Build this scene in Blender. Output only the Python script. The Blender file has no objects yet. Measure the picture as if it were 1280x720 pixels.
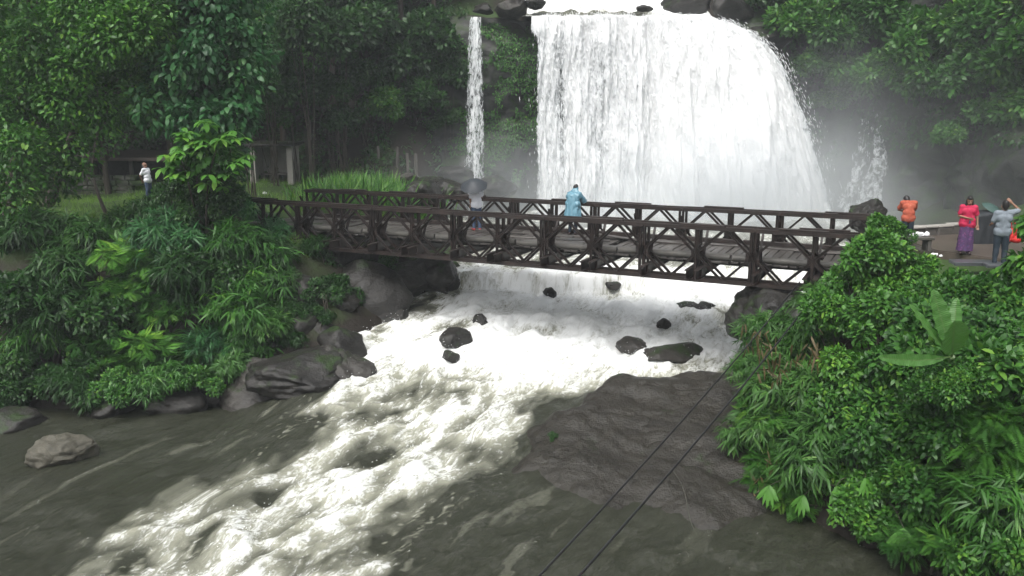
import bpy, bmesh, math, random
import numpy as np
from mathutils import Vector, Matrix

# ------------------------------------------------------------------ camera, sky, sun, exposure
S = bpy.context.scene
C = S.collection
CAMZ, PITCH, FPX = 4.10, 0.2039, 1070.0
cam = bpy.data.cameras.new('camera')
cam.sensor_width = 36.0
cam.lens = FPX / 1280.0 * 36.0
cam.clip_end = 600.0
camo = bpy.data.objects.new('camera', cam)
camo.location = (0, 0, CAMZ)
camo.rotation_euler = (math.pi / 2 - PITCH, 0, 0)
C.objects.link(camo)
S.camera = camo

W = bpy.data.worlds.new('World')
S.world = W
W.use_nodes = True
wn = W.node_tree
wn.nodes.clear()
wsky = wn.nodes.new('ShaderNodeTexSky')
wsky.sky_type = 'NISHITA'
wsky.sun_disc = False
wsky.sun_elevation = math.radians(60)
wsky.sun_rotation = math.radians(-156)
wsky.air_density = 1.0
wsky.dust_density = 6.0
wsky.ozone_density = 1.0
whs = wn.nodes.new('ShaderNodeHueSaturation')      # overcast: the cloud deck takes most of the blue out
whs.inputs['Saturation'].default_value = 0.28
wbg = wn.nodes.new('ShaderNodeBackground')
wbg.inputs['Strength'].default_value = 0.15
wo = wn.nodes.new('ShaderNodeOutputWorld')
wn.links.new(wsky.outputs[0], whs.inputs['Color'])
wn.links.new(whs.outputs[0], wbg.inputs['Color'])
wn.links.new(wbg.outputs[0], wo.inputs['Surface'])

sun = bpy.data.lights.new('sun', 'SUN')
sun.energy = 1.5
sun.angle = math.radians(40)
sun.color = (1.0, 0.985, 0.96)
suno = bpy.data.objects.new('sun', sun)
suno.rotation_euler = (math.radians(30), 0, math.radians(-24))
suno.location = (0, 0, 60)
C.objects.link(suno)

S.view_settings.view_transform = 'Standard'
S.view_settings.look = 'None'
S.view_settings.gamma = 1.0
S.view_settings.exposure = 0.62
S.view_settings.use_curve_mapping = False
S.render.engine = 'CYCLES'
S.cycles.use_denoising = True
S.cycles.max_bounces = 4
S.cycles.diffuse_bounces = 2
S.cycles.glossy_bounces = 2
S.cycles.transmission_bounces = 4
S.cycles.transparent_max_bounces = 8
S.cycles.volume_bounces = 1
S.cycles.use_adaptive_sampling = True
S.cycles.adaptive_threshold = 0.035

rng = np.random.default_rng(7)
random.seed(7)
PI = math.pi

# ------------------------------------------------------------------ layout helpers
cP, sP = math.cos(PITCH), math.sin(PITCH)
def ray(px, py):
    a, b = (px - 640) / FPX, (360 - py) / FPX
    return np.array([a, cP + b * sP, -sP + b * cP])
def at_z(px, py, z):
    r = ray(px, py); t = (z - CAMZ) / r[2]
    return np.array([r[0] * t, r[1] * t, z])
def at_y(px, py, y):
    r = ray(px, py); t = y / r[1]
    return np.array([r[0] * t, y, CAMZ + r[2] * t])

# ------------------------------------------------------------------ noise
class Perlin:
    def __init__(s, seed):
        g = np.random.default_rng(seed)
        p = g.permutation(256); s.p = np.concatenate([p, p, p])
        v = g.normal(size=(256, 3)); s.g = v / np.linalg.norm(v, axis=1)[:, None]
    def __call__(s, x, y, z=0.0):
        x, y, z = np.broadcast_arrays(np.asarray(x, float), np.asarray(y, float), np.asarray(z, float))
        xi, yi, zi = np.floor(x).astype(int), np.floor(y).astype(int), np.floor(z).astype(int)
        xf, yf, zf = x - xi, y - yi, z - zi
        xi, yi, zi = xi & 255, yi & 255, zi & 255
        u, v, w = [t * t * t * (t * (t * 6 - 15) + 10) for t in (xf, yf, zf)]
        out = 0
        for dx in (0, 1):
            for dy in (0, 1):
                for dz in (0, 1):
                    g = s.g[s.p[s.p[s.p[xi + dx] + yi + dy] + zi + dz]]
                    d = g[..., 0] * (xf - dx) + g[..., 1] * (yf - dy) + g[..., 2] * (zf - dz)
                    out = out + d * (u if dx else 1 - u) * (v if dy else 1 - v) * (w if dz else 1 - w)
        return out * 1.5
PN = Perlin(3)
def fbm(x, y, z=0.0, o=4, lac=2.07, gain=0.5):
    a, s = 1.0, 0.0
    x, y, z = np.asarray(x, float), np.asarray(y, float), np.asarray(z, float)
    for k in range(o):
        s = s + a * PN(x + 17.3 * k, y - 9.1 * k, z + 4.7 * k)
        x, y, z = x * lac, y * lac, z * lac
        a *= gain
    return s
def sstep(a, b, x):
    t = np.clip((np.asarray(x, float) - a) / (b - a), 0, 1)
    return t * t * (3 - 2 * t)

# ------------------------------------------------------------------ mesh helpers
def mesh_np(name, V, faces, smooth=True, attrs=None, uv=None):
    """V (n,3); faces: list of int arrays (m,k)."""
    V = np.ascontiguousarray(V, dtype=np.float32).reshape(-1, 3)
    faces = [np.asarray(f, dtype=np.int32) for f in faces if len(f)]
    loops = np.concatenate([f.ravel() for f in faces])
    tot = np.concatenate([np.full(len(f), f.shape[1], np.int32) for f in faces])
    st = np.concatenate([[0], np.cumsum(tot)[:-1]]).astype(np.int32)
    me = bpy.data.meshes.new(name)
    me.vertices.add(len(V)); me.vertices.foreach_set('co', V.ravel())
    me.loops.add(len(loops)); me.loops.foreach_set('vertex_index', loops)
    me.polygons.add(len(tot)); me.polygons.foreach_set('loop_start', st); me.polygons.foreach_set('loop_total', tot)
    me.polygons.foreach_set('use_smooth', np.full(len(tot), smooth, bool))
    for k, v in (attrs or {}).items():
        a = me.attributes.new(k, 'FLOAT', 'POINT')
        a.data.foreach_set('value', np.ascontiguousarray(v, dtype=np.float32).ravel())
    if uv is not None:
        for k, v in uv.items():
            a = me.attributes.new(k, 'FLOAT_VECTOR', 'POINT')
            a.data.foreach_set('vector', np.ascontiguousarray(v, dtype=np.float32).ravel())
    me.update(calc_edges=True)
    me.validate()
    return me
def tag(o, label=None, cat=None, group=None, kind=None):
    if label: o['label'] = label
    if cat: o['category'] = cat
    if group: o['group'] = group
    if kind: o['kind'] = kind
    return o
def obj(name, me, mat=None, parent=None, loc=None, rot=None, scale=None):
    o = bpy.data.objects.new(name, me)
    if mat is not None and me is not None and not me.materials:
        me.materials.append(mat)
    C.objects.link(o)
    if parent is not None: o.parent = parent
    if loc is not None: o.location = loc
    if rot is not None: o.rotation_euler = rot
    if scale is not None: o.scale = scale
    return o
def empty(name, loc=(0, 0, 0), rz=0.0):
    o = bpy.data.objects.new(name, None); C.objects.link(o)
    o.location = loc; o.rotation_euler = (0, 0, rz); o.empty_display_size = 0.2
    return o
def grid_faces(nu, nv, base=0, wrap=False):
    """vertices laid out [u, v] -> u*nv+v"""
    u = np.arange(nu if wrap else nu - 1)[:, None]; v = np.arange(nv - 1)[None, :]
    a = (u * nv + v).ravel(); b = (((u + 1) % nu) * nv + v).ravel()
    return np.stack([a, b, b + 1, a + 1], 1) + base
class MB:
    """collects boxes and tubes into one mesh"""
    def __init__(s): s.V = []; s.F = {3: [], 4: []}; s.n = 0
    def add(s, V, F):
        V = np.asarray(V, float).reshape(-1, 3); F = np.asarray(F, int)
        s.V.append(V); s.F[F.shape[1]].append(F + s.n); s.n += len(V); return s
    def box(s, c, size, R=None):
        h = np.array(size, float) / 2
        k = np.array([[-1,-1,-1],[1,-1,-1],[1,1,-1],[-1,1,-1],[-1,-1,1],[1,-1,1],[1,1,1],[-1,1,1]]) * h
        if R is not None: k = k @ np.array(R).T
        return s.add(k + np.array(c, float), [[0,3,2,1],[4,5,6,7],[0,1,5,4],[1,2,6,5],[2,3,7,6],[3,0,4,7]])
    def bar(s, a, b, w, h, up=(0, 0, 1)):
        a, b = np.array(a, float), np.array(b, float); d = b - a; L = np.linalg.norm(d); d = d / L
        up = np.array(up, float)
        if abs(d @ up) > 0.98: up = np.array([0, 1.0, 0])
        y = np.cross(up, d); y /= np.linalg.norm(y); z = np.cross(d, y)
        return s.box((a + b) / 2, (L, w, h), np.stack([d, y, z], 1))
    def tube(s, pts, rad, n=8, caps=True):
        P = np.array(pts, float); m = len(P)
        r = np.full(m, rad, float) if np.isscalar(rad) else np.array(rad, float)
        T = np.gradient(P, axis=0); T /= np.maximum(np.linalg.norm(T, axis=1), 1e-9)[:, None]
        ref = np.array([0, 0, 1.0]) if abs(T[0, 2]) < 0.9 else np.array([1.0, 0, 0])
        N = np.cross(T, ref); N /= np.maximum(np.linalg.norm(N, axis=1), 1e-9)[:, None]
        B = np.cross(T, N)
        a = np.linspace(0, 2 * PI, n, endpoint=False)
        V = P[:, None] + r[:, None, None] * (np.cos(a)[None, :, None] * N[:, None] + np.sin(a)[None, :, None] * B[:, None])
        i = np.arange(m - 1)[:, None]; j = np.arange(n)[None]
        q = np.stack([i * n + j, i * n + (j + 1) % n, (i + 1) * n + (j + 1) % n, (i + 1) * n + j], -1).reshape(-1, 4)
        s.add(V.reshape(-1, 3), q)
        if caps:
            for e, rev in ((0, True), (m - 1, False)):
                b0 = s.n
                ring = V[e]; c = P[e][None]
                f = np.array([[k, (k + 1) % n, n] for k in range(n)])
                s.add(np.concatenate([ring, c]), f[:, ::-1] if rev else f)
        return s
    def mesh(s, name, smooth=False):
        F = [np.concatenate(s.F[k]) for k in (3, 4) if s.F[k]]
        return mesh_np(name, np.concatenate(s.V), F, smooth)
def bevel_box(name, size, bev=0.01, jitter=0.0):
    bm = bmesh.new(); bmesh.ops.create_cube(bm, size=1.0)
    bmesh.ops.scale(bm, vec=size, verts=bm.verts)
    bmesh.ops.bevel(bm, geom=list(bm.edges), offset=bev, segments=1, affect='EDGES')
    if jitter:
        for v in bm.verts: v.co += Vector(rng.normal(0, jitter, 3))
    me = bpy.data.meshes.new(name); bm.to_mesh(me); bm.free(); return me

# ------------------------------------------------------------------ materials
class NT:
    def __init__(s, name):
        s.m = bpy.data.materials.new(name); s.m.use_nodes = True
        s.t = s.m.node_tree; s.t.nodes.clear()
    def n(s, ty, props=None, **inp):
        nd = s.t.nodes.new(ty)
        for k, v in (props or {}).items(): setattr(nd, k, v)
        for k, v in inp.items(): s.set(nd, k.replace('_', ' '), v)
        return nd
    def set(s, nd, k, v):
        sock = nd.inputs[int(k)] if k.isdigit() else nd.inputs[k]
        if isinstance(v, bpy.types.NodeSocket): s.t.links.new(v, sock)
        elif isinstance(v, bpy.types.Node): s.t.links.new(v.outputs[0], sock)
        else: sock.default_value = v
    def math(s, op, a, b=0.0, c=None, clamp=False):
        nd = s.t.nodes.new('ShaderNodeMath'); nd.operation = op; nd.use_clamp = clamp
        for i, v in enumerate((a, b) if c is None else (a, b, c)):
            s.set(nd, str(i), v)
        return nd.outputs[0]
    def mix(s, f, a, b):
        nd = s.t.nodes.new('ShaderNodeMix'); nd.data_type = 'RGBA'
        s.set(nd, '0', f)
        for i, v in ((6, a), (7, b)):
            if isinstance(v, (tuple, list)): v = tuple(v) + ((1.0,) if len(v) == 3 else ())
            s.set(nd, str(i), v)
        return nd.outputs[2]
    def ramp(s, fac, stops, interp='LINEAR'):
        nd = s.t.nodes.new('ShaderNodeValToRGB'); nd.color_ramp.interpolation = interp
        e = nd.color_ramp.elements
        while len(e) < len(stops): e.new(0.5)
        for q, (p, c) in zip(e, stops):
            q.position = p
            q.color = (c, c, c, 1) if np.isscalar(c) else tuple(c) + (1,)
        s.set(nd, 'Fac', fac); return nd.outputs[0]
    def noise(s, vec, scale, detail=4, rough=0.55, dist=0.0, out=0):
        nd = s.n('ShaderNodeTexNoise', None, Scale=scale, Detail=detail, Roughness=rough, Distortion=dist)
        if vec is not None: s.set(nd, 'Vector', vec)
        return nd.outputs[out]
    def pos(s): return s.n('ShaderNodeNewGeometry').outputs['Position']
    def objc(s): return s.n('ShaderNodeTexCoord').outputs['Object']
    def attr(s, name, out='Fac'): return s.n('ShaderNodeAttribute', {'attribute_name': name}).outputs[out]
    def rnd(s): return s.n('ShaderNodeObjectInfo').outputs['Random']
    def vmul(s, v, k):
        nd = s.t.nodes.new('ShaderNodeVectorMath'); nd.operation = 'MULTIPLY'
        s.set(nd, '0', v); s.set(nd, '1', k); return nd.outputs[0]
    def bump(s, h, dist=0.02, strength=0.6):
        return s.n('ShaderNodeBump', None, Height=h, Distance=dist, Strength=strength).outputs[0]
    def out(s, surf=None, vol=None):
        o = s.t.nodes.new('ShaderNodeOutputMaterial')
        if surf is not None: s.set(o, 'Surface', surf)
        if vol is not None: s.set(o, 'Volume', vol)
        return s.m
    def bsdf(s, col, rough=0.6, spec=0.4, normal=None, metal=0.0, alpha=None):
        b = s.t.nodes.new('ShaderNodeBsdfPrincipled')
        if isinstance(col, (tuple, list)): col = tuple(col) + ((1.0,) if len(col) == 3 else ())
        s.set(b, 'Base Color', col); s.set(b, 'Roughness', rough); s.set(b, 'Specular IOR Level', spec); s.set(b, 'Metallic', metal)
        if normal is not None: s.set(b, 'Normal', normal)
        if alpha is not None: s.set(b, 'Alpha', alpha)
        return b
M = {}
def mat_rock(name, dark, light, moss=0.0, wet=0.35, scale=1.0, crack=0.12):
    t = NT(name); p = t.pos()
    a = t.noise(p, 0.9 * scale, 8, 0.62); b = t.noise(p, 6 * scale, 6, 0.6)
    st = t.noise(t.vmul(p, (1.0, 1.0, 4.0)), 1.6 * scale, 5, 0.6)
    f = t.math('MULTIPLY_ADD', b, 0.5, t.math('MULTIPLY_ADD', st, 0.3, t.math('MULTIPLY', a, 0.5)))
    col = t.ramp(f, [(0.42, dark), (0.62, tuple((np.array(dark) + np.array(light)) / 2)), (0.86, light)])
    vor = t.n('ShaderNodeTexVoronoi', {'feature': 'DISTANCE_TO_EDGE'}, Vector=t.vmul(p, (1.0, 1.0, 2.2)), Scale=0.9 * scale)
    cr = t.ramp(vor.outputs['Distance'], [(0.0, 0.0), (0.03, 1.0)])
    if moss != 0:
        nz = t.n('ShaderNodeSeparateXYZ', None, Vector=t.n('ShaderNodeNewGeometry').outputs['Normal']).outputs['Z']
        mk = t.math('ADD', t.noise(p, 1.3, 6, 0.65), t.math('MULTIPLY', nz, 0.12))
        mk = t.ramp(mk, [(0.62 - 0.22 * moss, 0.0), (0.72 - 0.18 * moss, 1.0)])
        col = t.mix(mk, col, t.mix(b, (0.010, 0.020, 0.006), (0.03, 0.055, 0.014)))
    h = t.math('ADD', t.math('MULTIPLY', f, 0.8), t.math('MULTIPLY', cr, crack))
    r = t.math('MULTIPLY_ADD', a, 0.35, wet)
    M[name] = t.out(t.bsdf(col, r, 0.30, t.bump(h, 0.12, 0.8)))
mat_rock('rock_dark', (0.005, 0.005, 0.0045), (0.028, 0.026, 0.023), -0.1, 0.30, 1.2, 0.04)
mat_rock('rock_grey', (0.011, 0.010, 0.009), (0.058, 0.054, 0.048), -0.1, 0.34, 1.2, 0.05)
mat_rock('rock_slab', (0.010, 0.0093, 0.0075), (0.037, 0.034, 0.027), -0.6, 0.24, 2.2, 0.0)
mat_rock('rock_pale', (0.026, 0.025, 0.018), (0.12, 0.113, 0.088), 0.0, 0.45, 1.4)
mat_rock('cliff', (0.006, 0.0065, 0.006), (0.04, 0.041, 0.038), 0.55, 0.35, 0.6)
mat_rock('concrete_wall', (0.025, 0.026, 0.021), (0.10, 0.10, 0.085), 0.7, 0.5, 1.0)

def mat_ground():
    t = NT('ground'); p = t.pos()
    a = t.noise(p, 0.5, 6, 0.6); b = t.noise(p, 7, 6, 0.65)
    soil = t.mix(b, (0.008, 0.0065, 0.005), (0.030, 0.024, 0.018))
    gr = t.mix(b, (0.016, 0.034, 0.009), (0.05, 0.09, 0.022))
    nz = t.n('ShaderNodeSeparateXYZ', None, Vector=t.n('ShaderNodeNewGeometry').outputs['Normal']).outputs['Z']
    k = t.ramp(t.math('ADD', nz, t.math('MULTIPLY', t.math('SUBTRACT', a, 0.5), 0.5)), [(0.72, 0.0), (0.9, 1.0)])
    M['ground'] = t.out(t.bsdf(t.mix(k, soil, gr), 0.8, 0.25, t.bump(b, 0.06, 0.7)))
mat_ground()

def mat_leaf(name, dark, light, young, trans=0.35, rough=0.42):
    t = NT(name)
    tint = t.attr('tint')
    r = t.rnd()
    f = t.math('ADD', tint, t.math('MULTIPLY', t.math('SUBTRACT', r, 0.5), 0.25), clamp=True)
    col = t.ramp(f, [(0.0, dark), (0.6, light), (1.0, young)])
    b = t.bsdf(col, rough, 0.35)
    tr = t.n('ShaderNodeBsdfTranslucent', None, Color=t.mix(0.35, col, tuple(light)))
    mx = t.n('ShaderNodeMixShader', None, Fac=trans)
    t.set(mx, '1', b); t.set(mx, '2', tr)
    M[name] = t.out(mx.outputs[0])
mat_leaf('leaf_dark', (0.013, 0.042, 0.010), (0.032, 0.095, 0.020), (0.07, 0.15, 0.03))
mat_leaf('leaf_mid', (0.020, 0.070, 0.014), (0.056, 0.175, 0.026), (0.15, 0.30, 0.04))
mat_leaf('leaf_bright', (0.032, 0.105, 0.018), (0.085, 0.240, 0.032), (0.22, 0.40, 0.05))
mat_leaf('leaf_blue', (0.018, 0.068, 0.024), (0.040, 0.140, 0.042), (0.09, 0.22, 0.06))
mat_leaf('leaf_bamboo', (0.030, 0.085, 0.020), (0.075, 0.195, 0.038), (0.18, 0.30, 0.07))
mat_leaf('leaf_dry', (0.06, 0.05, 0.02), (0.13, 0.10, 0.05), (0.22, 0.17, 0.09), 0.25)
mat_leaf('leaf_grass', (0.075, 0.15, 0.018), (0.15, 0.29, 0.04), (0.14, 0.22, 0.05))
def mat_banana():
    t = NT('leaf_banana'); v = t.attr('blade', 'Vector')
    s = t.n('ShaderNodeSeparateXYZ', None, Vector=v)
    w = t.n('ShaderNodeTexWave', {'wave_type': 'BANDS', 'bands_direction': 'X'}, Vector=v, Scale=9.0, Distortion=1.0, Detail=2.0)
    rib = t.ramp(t.math('ABSOLUTE', s.outputs['Y']), [(0.0, 1.0), (0.035, 0.0)])
    col = t.mix(w.outputs['Fac'], (0.070, 0.185, 0.040), (0.092, 0.235, 0.052))
    col = t.mix(rib, col, (0.13, 0.22, 0.07))
    b = t.bsdf(col, 0.33, 0.45, t.bump(w.outputs['Fac'], 0.01, 0.5))
    tr = t.n('ShaderNodeBsdfTranslucent', None, Color=(0.10, 0.24, 0.04, 1))
    mx = t.n('ShaderNodeMixShader', None, Fac=0.35); t.set(mx, '1', b); t.set(mx, '2', tr)
    M['leaf_banana'] = t.out(mx.outputs[0])
mat_banana()
def mat_bark(name, a, b):
    t = NT(name); p = t.pos()
    f = t.noise(t.vmul(p, (1, 1, 0.25)), 14, 6, 0.65)
    M[name] = t.out(t.bsdf(t.mix(f, a, b), 0.75, 0.3, t.bump(f, 0.03, 0.8)))
mat_bark('bark', (0.020, 0.016, 0.012), (0.085, 0.072, 0.058))
mat_bark('bark_pale', (0.06, 0.055, 0.045), (0.20, 0.19, 0.16))
def mat_plain(name, a, b, rough=0.7, spec=0.3, scale=8.0, metal=0.0, bd=0.005):
    t = NT(name); p = t.pos(); f = t.noise(p, scale, 6, 0.65)
    M[name] = t.out(t.bsdf(t.mix(f, a, b), rough, spec, t.bump(f, bd, 0.5), metal))
def mat_rust():
    t = NT('rust_steel'); p = t.pos()
    f = t.noise(p, 3.0, 7, 0.68); g = t.noise(p, 26.0, 5, 0.7)
    col = t.ramp(t.math('MULTIPLY_ADD', g, 0.4, t.math('MULTIPLY', f, 0.7)),
                 [(0.35, (0.006, 0.005, 0.0045)), (0.58, (0.020, 0.0135, 0.0115)), (0.80, (0.055, 0.034, 0.027))])
    M['rust_steel'] = t.out(t.bsdf(col, t.math('MULTIPLY_ADD', f, 0.3, 0.35), 0.45, t.bump(g, 0.004, 0.6)))
mat_rust()
def mat_wood():
    t = NT('deck_wood'); o = t.objc(); r = t.rnd()
    v = t.n('ShaderNodeVectorMath', {'operation': 'ADD'}); t.set(v, '0', t.vmul(o, (6.0, 0.7, 6.0)))
    t.set(v, '1', t.n('ShaderNodeCombineXYZ', None, X=t.math('MULTIPLY', r, 40.0)).outputs[0])
    f = t.noise(v.outputs[0], 3.0, 7, 0.65)
    c0 = t.mix(f, (0.016, 0.014, 0.013), (0.07, 0.063, 0.057))
    c1 = t.mix(f, (0.03, 0.027, 0.024), (0.125, 0.115, 0.105))
    M['deck_wood'] = t.out(t.bsdf(t.mix(r, c0, c1), t.math('MULTIPLY_ADD', f, 0.4, 0.2), 0.5, t.bump(f, 0.012, 0.7)))
mat_wood()
mat_plain('kerb_pipe', (0.06, 0.057, 0.05), (0.17, 0.162, 0.145), 0.45, 0.4, 5.0)
mat_plain('concrete', (0.16, 0.15, 0.135), (0.40, 0.385, 0.35), 0.75, 0.3, 4.0)
mat_plain('concrete_old', (0.04, 0.037, 0.033), (0.13, 0.12, 0.108), 0.7, 0.3, 3.0)
mat_plain('roof_rust', (0.06, 0.045, 0.040), (0.15, 0.12, 0.108), 0.6, 0.3, 2.0)
mat_plain('wet_paving', (0.050, 0.040, 0.032), (0.13, 0.105, 0.088), 0.28, 0.5, 2.0)
mat_plain('slate', (0.035, 0.038, 0.042), (0.09, 0.097, 0.105), 0.3, 0.5, 3.0)
mat_plain('cable', (0.008, 0.008, 0.009), (0.02, 0.02, 0.022), 0.45, 0.4, 20)
mat_plain('rope', (0.05, 0.05, 0.045), (0.12, 0.12, 0.1), 0.8, 0.2, 30)
mat_plain('skin', (0.20, 0.105, 0.068), (0.27, 0.15, 0.10), 0.5, 0.4, 30)
mat_plain('hair', (0.006, 0.005, 0.005), (0.016, 0.013, 0.012), 0.45, 0.4, 60)
mat_plain('hair_grey', (0.10, 0.09, 0.085), (0.22, 0.2, 0.19), 0.6, 0.3, 60)
mat_plain('cloth_white', (0.68, 0.70, 0.76), (0.82, 0.83, 0.86), 0.8, 0.2, 9)
mat_plain('cloth_grey', (0.13, 0.155, 0.18), (0.22, 0.25, 0.28), 0.8, 0.2, 9)
mat_plain('cloth_jeans', (0.035, 0.055, 0.095), (0.07, 0.10, 0.16), 0.8, 0.2, 14)
mat_plain('cloth_dark', (0.016, 0.024, 0.034), (0.034, 0.046, 0.06), 0.8, 0.2, 14)
mat_plain('cloth_red', (0.36, 0.012, 0.048), (0.50, 0.028, 0.085), 0.7, 0.25, 8)
mat_plain('cloth_scarlet', (0.48, 0.02, 0.02), (0.62, 0.04, 0.035), 0.6, 0.3, 8)
mat_plain('raincoat', (0.045, 0.13, 0.18), (0.19, 0.36, 0.44), 0.28, 0.5, 5)
mat_plain('umbrella_cloth', (0.018, 0.022, 0.026), (0.045, 0.052, 0.06), 0.55, 0.35, 8)
mat_plain('umbrella_green', (0.025, 0.055, 0.048), (0.055, 0.10, 0.088), 0.45, 0.35, 6)
mat_plain('tarp', (0.010, 0.012, 0.014), (0.028, 0.032, 0.036), 0.5, 0.35, 3)
mat_plain('metal_thin', (0.05, 0.05, 0.05), (0.12, 0.12, 0.12), 0.35, 0.5, 20)
mat_plain('shoe', (0.02, 0.015, 0.015), (0.06, 0.035, 0.035), 0.5, 0.4, 20)
mat_plain('shoe_red', (0.25, 0.03, 0.03), (0.4, 0.06, 0.05), 0.5, 0.4, 20)
mat_plain('plastic_white', (0.62, 0.63, 0.64), (0.8, 0.8, 0.8), 0.4, 0.4, 10)
mat_plain('eye', (0.01, 0.008, 0.007), (0.02, 0.015, 0.012), 0.2, 0.5, 10)
mat_plain('lip', (0.16, 0.055, 0.045), (0.2, 0.075, 0.06), 0.4, 0.4, 20)
def mat_print(name, base, spot, spot2, sc):
    t = NT(name); p = t.objc()
    v = t.n('ShaderNodeTexVoronoi', None, Vector=p, Scale=sc)
    k = t.ramp(v.outputs['Distance'], [(0.25, 1.0), (0.42, 0.0)])
    c = t.mix(t.n('ShaderNodeSeparateXYZ', None, Vector=v.outputs['Color']).outputs['X'], spot, spot2)
    M[name] = t.out(t.bsdf(t.mix(k, base, c), 0.8, 0.2))
mat_print('cloth_sarong', (0.075, 0.04, 0.10), (0.24, 0.07, 0.19), (0.05, 0.06, 0.15), 16)
mat_print('cloth_orange', (0.36, 0.085, 0.05), (0.20, 0.03, 0.025), (0.46, 0.16, 0.09), 16)
# ------------------------------------------------------------------ water materials
def mat_river():
    t = NT('river_water')
    fl = t.attr('flow', 'Vector'); fo = t.attr('foam'); p = t.pos()
    n1 = t.noise(t.vmul(fl, (1.0, 2.4, 1.0)), 1.5, 8, 0.68, 1.6)
    n2 = t.noise(t.vmul(fl, (2.2, 6.0, 1.0)), 1.9, 6, 0.7, 1.8)
    n3 = t.noise(p, 9.0, 5, 0.7, 0.5)
    d = t.math('ADD', t.math('MULTIPLY', t.math('SUBTRACT', n1, 0.5), 1.5), t.math('MULTIPLY', t.math('SUBTRACT', n2, 0.5), 0.85))
    d = t.math('ADD', d, t.math('MULTIPLY', t.math('SUBTRACT', n3, 0.5), 0.3))
    f = t.math('ADD', fo, d)
    k = t.ramp(f, [(0.40, 0.0), (0.62, 0.5), (0.92, 1.0)])
    body = t.mix(n1, (0.016, 0.018, 0.011), (0.042, 0.045, 0.030))
    milky = t.mix(n2, (0.20, 0.205, 0.145), (0.56, 0.56, 0.46))
    aer = t.ramp(fo, [(0.14, 0.0), (0.50, 1.0)])
    col = t.mix(t.math('MULTIPLY', aer, 0.8), body, milky)
    col = t.mix(k, col, (0.87, 0.89, 0.88))
    rough = t.math('MULTIPLY_ADD', k, 0.5, 0.11)
    h = t.math('ADD', t.math('MULTIPLY', n1, 0.6), t.math('MULTIPLY', n2, 0.4))
    b = t.bsdf(col, rough, 0.45, t.bump(t.math('ADD', h, t.math('MULTIPLY', k, 0.25)), t.math('MULTIPLY_ADD', aer, -0.11, 0.16), 0.7))
    M['river_water'] = t.out(b)
mat_river()
def mat_fall(name, thin):
    t = NT(name)
    fl = t.attr('flow', 'Vector'); dn = t.attr('dens')
    col1 = t.noise(t.vmul(fl, (2.2, 0.06, 1.0)), 1.0, 5, 0.65)           # columns
    spk = t.noise(t.vmul(fl, (9.0, 2.6, 1.0)), 1.0, 6, 0.72, 0.6)           # falling clots
    spk2 = t.noise(t.vmul(fl, (2.6, 0.55, 1.0)), 1.0, 4, 0.6, 0.3)
    f = t.math('ADD', dn, t.math('MULTIPLY', t.math('SUBTRACT', col1, 0.5), 0.8))
    f = t.math('ADD', f, t.math('MULTIPLY', t.math('SUBTRACT', spk, 0.5), 1.9))
    f = t.math('ADD', f, t.math('MULTIPLY', t.math('SUBTRACT', spk2, 0.5), 0.8))
    a = t.ramp(f, [(0.30, 0.0), (0.52, 0.75 if thin else 0.9), (0.75, 1.0)])
    lite = t.ramp(f, [(0.35, (0.55, 0.58, 0.60)), (0.75, (0.86, 0.88, 0.89)), (1.0, (0.93, 0.94, 0.94))])
    b = t.bsdf(lite, 0.7, 0.25, t.bump(spk, 0.12, 0.6))
    tr = t.n('ShaderNodeBsdfTranslucent', None, Color=(0.85, 0.88, 0.89, 1))
    m1 = t.n('ShaderNodeMixShader', None, Fac=0.3); t.set(m1, '1', b); t.set(m1, '2', tr)
    m2 = t.n('ShaderNodeMixShader', None, Fac=a)
    t.set(m2, '1', t.n('ShaderNodeBsdfTransparent').outputs[0]); t.set(m2, '2', m1.outputs[0])
    M[name] = t.out(m2.outputs[0])
mat_fall('falling_water', False)
mat_fall('falling_water_thin', True)
mat_plain('spray', (0.80, 0.83, 0.84), (0.90, 0.91, 0.92), 0.7, 0.2, 6)

# ------------------------------------------------------------------ ground
LEFT = np.array([(-70, 21), (-40, 21.5), (-22, 22.6), (-14.7, 23.3), (-11, 23.6), (-8.5, 24.3), (-6.2, 24.8), (-4.9, 26), (-4.2, 28.2), (-3.6, 30.5), (-1.9, 32.4), (-2.2, 36), (-3.4, 41), (-3.6, 46), (-3.4, 53)], float)
RIGHT = np.array([(19, 53), (20.5, 47), (21.5, 40), (20, 34), (16.5, 30.8), (12.2, 29.2), (9.6, 27.4), (7.6, 25), (6.6, 22.4), (6.0, 20), (5.7, 18), (6.4, 16), (8.2, 13.8), (11, 11), (16, 6), (24, -12)], float)
POLY = np.concatenate([LEFT, RIGHT, [(-70, -12)]])
def river_sd(X, Y):
    """signed distance to the river outline, negative in the water"""
    X, Y = np.asarray(X, float), np.asarray(Y, float)
    d = np.full(X.shape, 1e9); ins = np.zeros(X.shape, bool)
    n = len(POLY)
    for i in range(n):
        (x1, y1), (x2, y2) = POLY[i], POLY[(i + 1) % n]
        ex, ey = x2 - x1, y2 - y1
        t = np.clip(((X - x1) * ex + (Y - y1) * ey) / (ex * ex + ey * ey), 0, 1)
        d = np.minimum(d, (X - x1 - t * ex) ** 2 + (Y - y1 - t * ey) ** 2)
        if y1 != y2:
            c = ((y1 > Y) != (y2 > Y)) & (X < ex * (Y - y1) / (y2 - y1) + x1)
            ins ^= c
    d = np.sqrt(d)
    return np.where(ins, -d, d)
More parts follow.
